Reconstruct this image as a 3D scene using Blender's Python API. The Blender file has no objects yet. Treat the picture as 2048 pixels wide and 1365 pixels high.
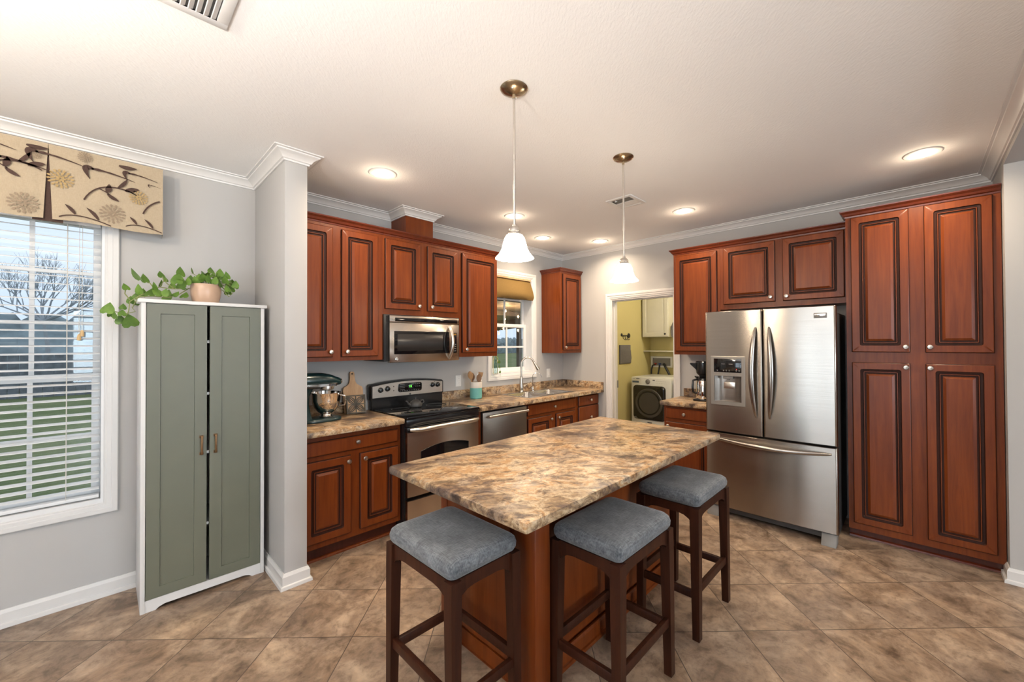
import bpy, bmesh, math, random
from mathutils import Vector, Matrix
random.seed(7)
PI = math.pi
sc = bpy.context.scene
COL = sc.collection

# ------------------------------------------------------------------ camera
CAM_LOC = Vector((-4.3871, -3.4784, 1.4861))
YAW, PITCH, ROLL, FPX, PX, PY = 0.7707, 0.0103, -0.0043, 811.95, 1043.56, 679.69
fw = Vector((math.cos(YAW)*math.cos(PITCH), math.sin(YAW)*math.cos(PITCH), math.sin(PITCH)))
rt = Vector((math.sin(YAW), -math.cos(YAW), 0.0))
up = rt.cross(fw)
r2 = rt*math.cos(ROLL) + up*math.sin(ROLL)
u2 = -rt*math.sin(ROLL) + up*math.cos(ROLL)
cd = bpy.data.cameras.new('camera')
cd.sensor_width = 36.0
cd.lens = FPX*36.0/2048.0
cd.shift_x = (1024.0-PX)/2048.0
cd.shift_y = (PY-682.5)/2048.0
cd.clip_start = 0.02
cd.clip_end = 500
cam = bpy.data.objects.new('camera', cd)
M = Matrix((r2, u2, -fw)).transposed().to_4x4()
M.translation = CAM_LOC
cam.matrix_world = M
COL.objects.link(cam)
sc.camera = cam

# ------------------------------------------------------------------ world (overcast dusk sky)
w = bpy.data.worlds.new('sky')
sc.world = w
w.use_nodes = True
nt = w.node_tree
nt.nodes.clear()
wo = nt.nodes.new('ShaderNodeOutputWorld')
wb = nt.nodes.new('ShaderNodeBackground')
wr = nt.nodes.new('ShaderNodeValToRGB')
wt = nt.nodes.new('ShaderNodeTexCoord')
ws = nt.nodes.new('ShaderNodeSeparateXYZ')
nt.links.new(wt.outputs['Generated'], ws.inputs[0])
nt.links.new(ws.outputs['Z'], wr.inputs[0])
nt.links.new(wr.outputs[0], wb.inputs[0])
nt.links.new(wb.outputs[0], wo.inputs[0])
wr.color_ramp.elements[0].position = 0.0
wr.color_ramp.elements[0].color = (0.62, 0.74, 0.92, 1)
wr.color_ramp.elements[1].position = 0.45
wr.color_ramp.elements[1].color = (0.86, 0.92, 1.0, 1)
wb.inputs[1].default_value = 1.3

# ------------------------------------------------------------------ exposure
sc.view_settings.view_transform = 'Standard'
sc.view_settings.look = 'None'
sc.view_settings.exposure = -0.05
sc.view_settings.gamma = 1.0
sc.view_settings.use_curve_mapping = False

# ------------------------------------------------------------------ daylight fill from assumed openings, unseen behind the camera
def area(name, loc, rot, sx, sy, watts, color):
    l = bpy.data.lights.new(name, 'AREA')
    l.shape = 'RECTANGLE'; l.size = sx; l.size_y = sy
    l.energy = watts; l.color = color
    o = bpy.data.objects.new(name, l)
    o.location = loc; o.rotation_euler = rot
    COL.objects.link(o)
    return o
DAY = (0.80, 0.90, 1.0)
area('assumed_living_daylight_fill', (-3.2, -9.28, 1.45), (PI/2, 0, 0), 3.4, 1.7, 270, DAY)  # large fill light added at an assumed, unseen living-room window
area('assumed_dining_daylight_fill', (-7.62, -2.75, 1.15), (0, -PI/2, 0), 2.0, 1.6, 60, DAY)  # fill light added at an assumed, unseen dining glass door

CEIL = 2.685
WARM = (1.0, 0.80, 0.58)

# ------------------------------------------------------------------ helpers
def nsock(node, name):
    return node.inputs.get(name)

class NT:
    """small node-graph builder"""
    def __init__(s, name):
        s.m = bpy.data.materials.new(name)
        s.m.use_nodes = True
        s.t = s.m.node_tree
        s.b = s.t.nodes['Principled BSDF']
    def n(s, typ, **kw):
        nd = s.t.nodes.new(typ)
        for k, v in kw.items():
            if k in nd.inputs: nd.inputs[k].default_value = v
            else: setattr(nd, k, v)
        return nd
    def l(s, a, b): s.t.links.new(a, b)
    def set(s, **kw):
        for k, v in kw.items():
            k = k.replace('_', ' ')
            s.b.inputs[k].default_value = v
    def coord(s, scale=(1, 1, 1), rot=(0, 0, 0), loc=(0, 0, 0), kind='Object'):
        c = s.n('ShaderNodeTexCoord')
        mp = s.n('ShaderNodeMapping')
        mp.inputs['Scale'].default_value = scale
        mp.inputs['Rotation'].default_value = rot
        mp.inputs['Location'].default_value = loc
        s.l(c.outputs[kind], mp.inputs[0])
        return mp.outputs[0]
    def noise(s, vec, scale, detail=4, rough=0.55, dist=0.0):
        nd = s.n('ShaderNodeTexNoise')
        nd.inputs['Scale'].default_value = scale
        nd.inputs['Detail'].default_value = detail
        nd.inputs['Roughness'].default_value = rough
        nd.inputs['Distortion'].default_value = dist
        if vec is not None: s.l(vec, nd.inputs['Vector'])
        return nd.outputs['Fac']
    def ramp(s, fac, stops, interp='LINEAR'):
        r = s.n('ShaderNodeValToRGB')
        r.color_ramp.interpolation = interp
        els = r.color_ramp.elements
        while len(els) < len(stops): els.new(0.5)
        for e, (p, c) in zip(els, stops):
            e.position = p
            e.color = (c[0], c[1], c[2], 1)
        s.l(fac, r.inputs[0])
        return r.outputs[0]
    def mix(s, fac, a, b, mode='MIX'):
        m = s.n('ShaderNodeMix', data_type='RGBA', blend_type=mode)
        for sock, v in ((m.inputs[0], fac), (m.inputs[6], a), (m.inputs[7], b)):
            if hasattr(v, 'is_output') or isinstance(v, bpy.types.NodeSocket): s.l(v, sock)
            elif isinstance(v, (int, float)): sock.default_value = v
            else: sock.default_value = (v[0], v[1], v[2], 1)
        return m.outputs[2]
    def bump(s, h, strength=0.2, dist=0.002):
        b = s.n('ShaderNodeBump')
        b.inputs['Strength'].default_value = strength
        b.inputs['Distance'].default_value = dist
        s.l(h, b.inputs['Height'])
        s.l(b.outputs[0], s.b.inputs['Normal'])
    def col(s, c):
        if isinstance(c, bpy.types.NodeSocket): s.l(c, s.b.inputs['Base Color'])
        else: s.b.inputs['Base Color'].default_value = (c[0], c[1], c[2], 1)

def simple(name, c, rough=0.5, metal=0.0, var=0.06, vscale=6.0, spec=0.5, **kw):
    """plain paint/plastic/metal with a slight procedural variation"""
    g = NT(name)
    v = g.coord()
    f = g.noise(v, vscale, 3)
    a = tuple(max(0, x*(1-var)) for x in c); b = tuple(min(1, x*(1+var)) for x in c)
    g.col(g.ramp(f, [(0.3, a), (0.7, b)]))
    g.set(Roughness=rough, Metallic=metal)
    g.b.inputs['Specular IOR Level'].default_value = spec
    for k, x in kw.items(): g.b.inputs[k.replace('_', ' ')].default_value = x
    return g.m

def emis(name, c, strength, base=(0.8, 0.8, 0.8)):
    g = NT(name)
    g.col(base)
    g.b.inputs['Emission Color'].default_value = (c[0], c[1], c[2], 1)
    g.b.inputs['Emission Strength'].default_value = strength
    g.set(Roughness=0.4)
    return g.m

# ------------------------------------------------------------------ materials
def wood_mat(name, lo, hi, rough=0.33, gs=(26, 26, 1.6), coat=0.35):
    g = NT(name)
    v = g.coord(scale=gs)
    f = g.noise(v, 1.6, 6, 0.62, 0.6)
    v2 = g.coord(scale=(3, 3, 1.2))
    f2 = g.noise(v2, 1.3, 3)
    c1 = g.ramp(f, [(0.30, lo), (0.72, hi)])
    c2 = g.ramp(f2, [(0.3, (0.78, 0.74, 0.72)), (0.7, (1.0, 1.0, 1.0))])
    g.col(g.mix(1.0, c1, c2, 'MULTIPLY'))
    g.set(Roughness=rough)
    g.b.inputs['Coat Weight'].default_value = coat
    g.b.inputs['Specular IOR Level'].default_value = 0.28
    g.b.inputs['Coat Roughness'].default_value = 0.22
    g.bump(f, 0.05, 0.0006)
    return g.m
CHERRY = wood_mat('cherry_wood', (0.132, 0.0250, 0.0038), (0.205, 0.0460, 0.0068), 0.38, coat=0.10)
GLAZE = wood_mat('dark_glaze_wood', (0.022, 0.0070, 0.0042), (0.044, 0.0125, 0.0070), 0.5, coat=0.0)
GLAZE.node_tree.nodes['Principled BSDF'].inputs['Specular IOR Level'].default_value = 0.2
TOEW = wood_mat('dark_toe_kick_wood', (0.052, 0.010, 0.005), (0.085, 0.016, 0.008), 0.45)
CROWNW = wood_mat('cherry_moulding_wood', (0.10, 0.017, 0.005), (0.15, 0.027, 0.008))
STOOLW = wood_mat('espresso_stool_wood', (0.024, 0.0066, 0.0030), (0.056, 0.0165, 0.0066), 0.46, coat=0.0)
STOOLW.node_tree.nodes['Principled BSDF'].inputs['Specular IOR Level'].default_value = 0.2
PALEW = wood_mat('pale_maple_wood', (0.52, 0.32, 0.17), (0.66, 0.44, 0.26), 0.55, coat=0.0)
SPOONW = wood_mat('beech_spoon_wood', (0.40, 0.21, 0.085), (0.55, 0.32, 0.15), 0.55, coat=0.0)
SPOOND = wood_mat('brown_spoon_wood', (0.20, 0.11, 0.06), (0.30, 0.17, 0.09), 0.55, coat=0.0)

def granite():
    g = NT('marbled_laminate')
    v = g.coord(scale=(1, 1, 1), rot=(0, 0, 0.55))
    warp = g.n('ShaderNodeTexNoise')
    warp.inputs['Scale'].default_value = 3.2; warp.inputs['Detail'].default_value = 4
    g.l(v, warp.inputs['Vector'])
    sub = g.n('ShaderNodeVectorMath', operation='MULTIPLY_ADD')
    g.l(warp.outputs['Color'], sub.inputs[0])
    sub.inputs[1].default_value = (0.42, 0.22, 0.22)
    g.l(v, sub.inputs[2])
    wv = sub.outputs[0]
    st = g.n('ShaderNodeMapping'); st.inputs['Scale'].default_value = (1.0, 1.7, 1.7)
    g.l(wv, st.inputs[0]); wv = st.outputs[0]
    big = g.noise(wv, 3.6, 6, 0.66)
    base = g.ramp(big, [(0.32, (0.060, 0.042, 0.036)), (0.41, (0.140, 0.092, 0.066)), (0.465, (0.29, 0.190, 0.100)),
                        (0.515, (0.50, 0.385, 0.250)), (0.565, (0.36, 0.195, 0.070)), (0.62, (0.53, 0.425, 0.295)), (0.71, (0.17, 0.135, 0.112))])
    gp = g.noise(g.coord(loc=(3.1, 1.7, 0)), 5.5, 5, 0.7, 0.5)
    gm = g.ramp(gp, [(0.50, (0, 0, 0)), (0.60, (1, 1, 1))])
    base = g.mix(gm, base, g.mix(0.55, base, (0.22, 0.185, 0.160)))
    # crackled dark veining and speckle
    med = g.noise(wv, 13, 9, 0.76, 0.3)
    veins = g.ramp(med, [(0.38, (0.16, 0.13, 0.125)), (0.45, (0.56, 0.50, 0.47)), (0.505, (0.98, 0.96, 0.94)), (0.59, (1.08, 1.05, 1.0)), (0.68, (1.4, 1.36, 1.28))])
    c = g.mix(0.85, base, veins, 'MULTIPLY')
    fine = g.noise(v, 85, 6, 0.8, 0.3)
    sp = g.ramp(fine, [(0.36, (0.34, 0.30, 0.28)), (0.45, (0.92, 0.90, 0.89)), (0.58, (1.03, 1.02, 1.0)), (0.68, (1.4, 1.36, 1.28))])
    c = g.mix(0.65, c, sp, 'MULTIPLY')
    hs = g.n('ShaderNodeHueSaturation'); hs.inputs['Saturation'].default_value = 0.95
    g.l(c, hs.inputs['Color']); c = hs.outputs[0]
    g.col(c)
    g.set(Roughness=0.32)
    g.b.inputs['Specular IOR Level'].default_value = 0.22
    return g.m
GRANITE = granite()

def floor_mat():
    g = NT('brown_stone_floor_tile')
    T = 0.4008
    v = g.coord(rot=(0, 0, PI/4), loc=(-0.1241, 0.2646, 0))
    br = g.n('ShaderNodeTexBrick')
    br.offset = 0.0; br.squash = 1.0
    br.inputs['Scale'].default_value = 1.0
    br.inputs['Brick Width'].default_value = T
    br.inputs['Row Height'].default_value = T
    br.inputs['Mortar Size'].default_value = 0.0022
    br.inputs['Mortar Smooth'].default_value = 0.15
    br.inputs['Bias'].default_value = 0.0
    br.inputs['Color1'].default_value = (0.82, 0.82, 0.82, 1)
    br.inputs['Color2'].default_value = (1.08, 1.06, 1.04, 1)
    g.l(v, br.inputs['Vector'])
    v2 = g.coord()
    # every tile gets its own piece of pattern: offset by the tile colour
    off = g.n('ShaderNodeVectorMath', operation='MULTIPLY_ADD')
    g.l(br.outputs['Color'], off.inputs[0]); off.inputs[1].default_value = (9, 7, 3); g.l(v2, off.inputs[2])
    n1 = g.noise(off.outputs[0], 5.0, 8, 0.64, 0.7)
    n2 = g.noise(off.outputs[0], 22, 6, 0.7, 0.3)
    n3 = g.noise(off.outputs[0], 2.2, 3, 0.5)
    c = g.ramp(n1, [(0.33, (0.128, 0.087, 0.059)), (0.45, (0.245, 0.176, 0.125)), (0.56, (0.335, 0.250, 0.182)), (0.68, (0.46, 0.355, 0.26))])
    d = g.ramp(n2, [(0.36, (0.58, 0.54, 0.50)), (0.50, (1, 1, 1)), (0.68, (1.25, 1.19, 1.10))])
    c = g.mix(0.75, c, d, 'MULTIPLY')
    e = g.ramp(n3, [(0.35, (0.88, 0.88, 0.90)), (0.65, (1.08, 1.03, 0.97))])
    c = g.mix(1.0, c, e, 'MULTIPLY')
    c = g.mix(0.6, c, br.outputs['Color'], 'MULTIPLY')
    c = g.mix(br.outputs['Fac'], c, (0.075, 0.052, 0.038))
    g.col(c)
    g.set(Roughness=0.38)
    g.b.inputs['Specular IOR Level'].default_value = 0.42
    inv = g.n('ShaderNodeMath', operation='SUBTRACT'); inv.inputs[0].default_value = 1.0
    g.l(br.outputs['Fac'], inv.inputs[1])
    g.bump(inv.outputs[0], 0.4, 0.0015)
    return g.m
FLOOR = floor_mat()

def wall_mat(name, c, bs=0.06):
    g = NT(name)
    v = g.coord()
    f = g.noise(v, 260, 2)
    f2 = g.noise(v, 1.2, 2)
    g.col(g.ramp(f2, [(0.3, tuple(x*0.98 for x in c)), (0.7, tuple(min(1, x*1.02) for x in c))]))
    g.set(Roughness=0.6)
    g.b.inputs['Specular IOR Level'].default_value = 0.25
    g.bump(f, bs, 0.0006)
    return g.m
WALL = wall_mat('warm_grey_wall_paint', (0.435, 0.425, 0.415))
LAUNDRY = wall_mat('olive_yellow_wall_paint', (0.55, 0.48, 0.23))
def ceil_mat():
    g = NT('textured_ceiling_paint')
    v = g.coord(scale=(1, 1, 1), rot=(0, 0, PI/4))
    st = g.n('ShaderNodeMapping'); st.inputs['Scale'].default_value = (3.0, 1.0, 1)
    g.l(v, st.inputs[0])
    f = g.noise(st.outputs[0], 38, 4, 0.6, 0.4)
    f2 = g.noise(v, 1.0, 2)
    g.col(g.ramp(f2, [(0.3, (0.83, 0.815, 0.80)), (0.7, (0.86, 0.845, 0.83))]))
    g.set(Roughness=0.8)
    g.b.inputs['Specular IOR Level'].default_value = 0.1
    g.bump(f, 0.5, 0.004)
    return g.m
CEILM = ceil_mat()
TRIM = simple('white_trim_paint', (0.65, 0.635, 0.62), 0.38, var=0.015)
VINYL = simple('white_window_vinyl', (0.74, 0.74, 0.74), 0.35, var=0.015)
WHITE = simple('white_plastic', (0.78, 0.77, 0.75), 0.35, var=0.02)
PLATE = simple('white_switch_plate', (0.72, 0.71, 0.69), 0.35, var=0.02)
WCAB = simple('white_cabinet_laminate', (0.68, 0.665, 0.65), 0.4, var=0.015)
SAGE = simple('sage_green_paint', (0.116, 0.121, 0.088), 0.42, var=0.03)
GAPDK = simple('dark_cabinet_interior', (0.012, 0.014, 0.018), 0.7)
BRASS = simple('aged_bronze_pull', (0.16, 0.085, 0.035), 0.4, 0.6)
NICKEL = simple('brushed_nickel', (0.66, 0.62, 0.57), 0.28, 1.0, var=0.03, vscale=40)
NICKELD = simple('antique_nickel_canopy', (0.42, 0.33, 0.22), 0.25, 1.0, var=0.05, vscale=40)
CHROME = simple('polished_chrome', (0.80, 0.79, 0.78), 0.08, 1.0, var=0.01)
BLACK = simple('black_enamel', (0.010, 0.010, 0.011), 0.22, var=0.1)
BLACKG = simple('black_glass', (0.006, 0.006, 0.007), 0.04, var=0.1)
BLACKM = simple('matte_black_metal', (0.012, 0.010, 0.010), 0.5)
CHAR = simple('charcoal_plastic', (0.055, 0.052, 0.050), 0.45)
NICKELG = simple('satin_grey_nickel', (0.36, 0.33, 0.30), 0.26, 1.0, var=0.03, vscale=40)
FAUCETM = simple('warm_brushed_nickel', (0.47, 0.415, 0.35), 0.25, 1.0, var=0.03, vscale=40)
FRIDGESIDE = simple('black_textured_fridge_side', (0.030, 0.027, 0.025), 0.5)
GREYP = simple('grey_plastic', (0.20, 0.19, 0.18), 0.45)
RUBBER = simple('black_rubber', (0.012, 0.012, 0.012), 0.55)
MIXTEAL = simple('dark_teal_enamel', (0.006, 0.025, 0.028), 0.28, var=0.05, Coat_Weight=0.15)
TEAL = simple('aqua_glaze', (0.145, 0.40, 0.36), 0.25, var=0.06)
CREAM = simple('cream_glaze', (0.66, 0.60, 0.52), 0.35, var=0.04)
POT = simple('blush_ceramic', (0.50, 0.335, 0.235), 0.3, var=0.05, vscale=12)
SOIL = simple('dark_soil', (0.03, 0.02, 0.013), 0.9, var=0.4, vscale=60)
IRONG = simple('grey_cast_iron', (0.060, 0.056, 0.053), 0.5)
TRIVETM = simple('weathered_grey_wood_frame', (0.105, 0.088, 0.066), 0.7, var=0.35, vscale=25)
LCAB = simple('off_white_laundry_cabinet', (0.62, 0.60, 0.53), 0.45, var=0.02)
WASHER = simple('white_washer_enamel', (0.66, 0.66, 0.64), 0.3, var=0.02)
WASHGL = simple('smoky_washer_door', (0.016, 0.014, 0.012), 0.12, var=0.1)
WASHGL2 = simple('washer_door_ring', (0.055, 0.050, 0.045), 0.25, var=0.1)
GREYCL = simple('grey_canvas', (0.145, 0.135, 0.135), 0.85, var=0.12, vscale=90)
GREYCLD = simple('dark_grey_canvas_binding', (0.08, 0.075, 0.08), 0.85)
TASSEL = simple('wooden_blind_tassel', (0.62, 0.42, 0.20), 0.5)
CORD = simple('off_white_cord', (0.60, 0.57, 0.52), 0.7)
GREEN_LED = emis('green_clock_digits', (0.1, 1.0, 0.05), 3.0, (0, 0, 0))
AMBER_LED = emis('amber_clock_digits', (1.0, 0.45, 0.05), 0.35, (0, 0, 0))
RED_LED = emis('red_indicator', (1.0, 0.03, 0.03), 1.2, (0, 0, 0))
INK = simple('pale_grey_print', (0.30, 0.29, 0.28), 0.5)
DKINK = simple('dark_print', (0.03, 0.03, 0.04), 0.5)
BLUEINK = simple('blue_grey_print', (0.09, 0.13, 0.18), 0.5)
REDV = simple('red_valve', (0.40, 0.03, 0.02), 0.5)
BLUEV = simple('blue_valve', (0.03, 0.07, 0.30), 0.5)
VASEWIRE = simple('gold_wire', (0.55, 0.38, 0.16), 0.35, 1.0)

def steel(name, c, rough=0.27, aniso=0.75, rot=0.0):
    g = NT(name)
    v = g.coord(scale=(2.0, 2.0, 420))
    f = g.noise(v, 1.0, 3, 0.6)
    g.col(g.ramp(f, [(0.3, tuple(x*0.93 for x in c)), (0.7, tuple(min(1, x*1.05) for x in c))]))
    g.set(Metallic=1.0, Roughness=rough)
    g.b.inputs['Anisotropic'].default_value = aniso
    g.b.inputs['Anisotropic Rotation'].default_value = rot
    tn = g.n('ShaderNodeTangent'); tn.direction_type = 'RADIAL'; tn.axis = 'Z'
    g.l(tn.outputs[0], g.b.inputs['Tangent'])
    return g.m
STEEL = steel('brushed_stainless_steel', (0.365, 0.33, 0.295), 0.24, 0.85, 0.25)
STEELR = steel('warm_stainless_range_steel', (0.56, 0.50, 0.44), 0.27, 0.8, 0.25)
STEELB = steel('bright_stainless_fascia', (0.62, 0.56, 0.49), 0.32, 0.4)
STEELD = steel('dark_brushed_stainless', (0.34, 0.30, 0.265), 0.3)
SINKS = simple('satin_sink_steel', (0.55, 0.53, 0.51), 0.24, 1.0, var=0.04, vscale=30)
BOWLS = simple('mirror_bowl_steel', (0.72, 0.68, 0.64), 0.06, 1.0, var=0.01)

def fabric_mat(name, lo, hi):
    g = NT(name)
    v = g.coord()
    a = g.noise(g.coord(scale=(120, 14, 40)), 2.0, 4, 0.7)
    b = g.noise(g.coord(scale=(14, 120, 40)), 2.0, 4, 0.7)
    blot = g.noise(v, 12, 5, 0.65)
    m1 = g.mix(0.5, g.ramp(a, [(0.38, lo), (0.62, hi)]), g.ramp(b, [(0.38, lo), (0.62, hi)]))
    c = g.mix(0.75, m1, g.ramp(blot, [(0.34, (0.55, 0.56, 0.58)), (0.66, (1.25, 1.25, 1.25))]), 'MULTIPLY')
    g.col(c)
    g.set(Roughness=0.85)
    g.b.inputs['Specular IOR Level'].default_value = 0.2
    g.b.inputs['Sheen Weight'].default_value = 0.25
    g.bump(a, 0.25, 0.001)
    return g.m
FABRIC = fabric_mat('slate_blue_grey_fabric', (0.050, 0.057, 0.066), (0.178, 0.190, 0.203))
def linen(name, lo, hi):
    g = NT(name)
    a = g.noise(g.coord(scale=(40, 40, 200)), 2.0, 3, 0.6)
    b = g.noise(g.coord(scale=(200, 200, 30)), 2.0, 3, 0.6)
    g.col(g.mix(0.5, g.ramp(a, [(0.3, lo), (0.7, hi)]), g.ramp(b, [(0.3, lo), (0.7, hi)])))
    g.set(Roughness=0.85)
    g.b.inputs['Specular IOR Level'].default_value = 0.15
    return g.m
LINEN = linen('beige_linen', (0.34, 0.270, 0.185), (0.43, 0.35, 0.25))
BROWNF = linen('dark_brown_embroidery', (0.050, 0.030, 0.024), (0.085, 0.052, 0.042))
TAUPEF = linen('taupe_embroidery', (0.22, 0.165, 0.115), (0.29, 0.22, 0.155))
GOLDF = linen('gold_embroidery', (0.33, 0.225, 0.10), (0.40, 0.28, 0.13))
SHADEF = linen('golden_brown_shade_fabric', (0.165, 0.098, 0.030), (0.235, 0.145, 0.050))

def leafmat():
    g = NT('pothos_leaf')
    f = g.noise(g.coord(), 18, 3)
    g.col(g.ramp(f, [(0.3, (0.055, 0.125, 0.016)), (0.7, (0.145, 0.255, 0.038))]))
    g.set(Roughness=0.4)
    return g.m
LEAF = leafmat()
VINE = simple('pothos_vine', (0.20, 0.22, 0.075), 0.5, var=0.15)

def glass_mat(name, tint=(1, 1, 1), refl=0.06):
    m = bpy.data.materials.new(name); m.use_nodes = True
    t = m.node_tree; t.nodes.clear()
    o = t.nodes.new('ShaderNodeOutputMaterial')
    mx = t.nodes.new('ShaderNodeMixShader')
    tr = t.nodes.new('ShaderNodeBsdfTransparent'); tr.inputs[0].default_value = (*tint, 1)
    gl = t.nodes.new('ShaderNodeBsdfGlossy'); gl.inputs['Roughness'].default_value = 0.02
    lw = t.nodes.new('ShaderNodeLayerWeight'); lw.inputs[0].default_value = 0.5
    pw = t.nodes.new('ShaderNodeMath'); pw.operation = 'POWER'; pw.inputs[1].default_value = 5.0
    ma = t.nodes.new('ShaderNodeMath'); ma.operation = 'MULTIPLY_ADD'; ma.inputs[1].default_value = 0.9; ma.inputs[2].default_value = refl*0.6
    t.links.new(lw.outputs['Facing'], pw.inputs[0]); t.links.new(pw.outputs[0], ma.inputs[0])
    t.links.new(ma.outputs[0], mx.inputs[0])
    t.links.new(tr.outputs[0], mx.inputs[1]); t.links.new(gl.outputs[0], mx.inputs[2])
    t.links.new(mx.outputs[0], o.inputs[0])
    return m
GLASS = glass_mat('window_glass', (0.96, 0.98, 0.98))
VGLASS = glass_mat('clear_vase_glass', (0.86, 0.92, 0.92))

def shade_mat(name='lit_frosted_glass_shade', st=26.0):
    g = NT(name)
    g.col((0.9, 0.88, 0.84))
    g.b.inputs['Emission Color'].default_value = (1.0, 0.86, 0.68, 1)
    g.b.inputs['Emission Strength'].default_value = st
    g.set(Roughness=0.3)
    return g.m
SHADEGL = shade_mat()
BOWLGL = shade_mat('lit_glass_bowl', 4.0)
BULB = emis('lit_lamp_bulb', (1.0, 0.84, 0.64), 14.0)
CANIN = simple('white_can_reflector', (0.80, 0.77, 0.72), 0.3, var=0.01)
STRBULB = emis('lit_string_bulb', (1.0, 0.52, 0.16), 1.7)

def grass_mat():
    g = NT('lawn_grass')
    v = g.coord()
    a = g.noise(v, 0.35, 4, 0.6); b = g.noise(v, 9, 5, 0.75)
    c = g.ramp(a, [(0.35, (0.105, 0.150, 0.068)), (0.65, (0.165, 0.200, 0.110))])
    c = g.mix(0.7, c, g.ramp(b, [(0.3, (0.6, 0.6, 0.6)), (0.7, (1.25, 1.2, 1.1))]), 'MULTIPLY')
    g.col(c); g.set(Roughness=0.95)
    g.b.inputs['Specular IOR Level'].default_value = 0.1
    return g.m
GRASS = grass_mat()
HEDGE = simple('haze_tinted_foliage', (0.225, 0.285, 0.32), 0.95, var=0.35, vscale=1.2, spec=0.05)  # blue distance haze is put into the foliage colour
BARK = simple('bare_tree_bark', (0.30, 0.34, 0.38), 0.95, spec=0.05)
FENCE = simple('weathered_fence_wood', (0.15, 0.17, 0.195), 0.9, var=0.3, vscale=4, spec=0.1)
PORCHW = wood_mat('beige_porch_board', (0.27, 0.215, 0.16), (0.36, 0.29, 0.22), 0.6, (8, 1, 8), 0.0)
PORCHP = simple('grey_brown_porch_post', (0.13, 0.115, 0.10), 0.7)

# ------------------------------------------------------------------ mesh builder
class F:
    """flat work frame: point = O + u*U + v*V + w*N"""
    def __init__(s, O, U, V, N): s.O, s.U, s.V, s.N = Vector(O), Vector(U), Vector(V), Vector(N)
    def p(s, u, v, w=0.0): return s.O + s.U*u + s.V*v + s.N*w
def FA(y): return F((0, y, 0), (1, 0, 0), (0, 0, 1), (0, -1, 0))      # facing -y, u = x
def FB(x): return F((x, 0, 0), (0, -1, 0), (0, 0, 1), (-1, 0, 0))     # facing -x, u = -y

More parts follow.
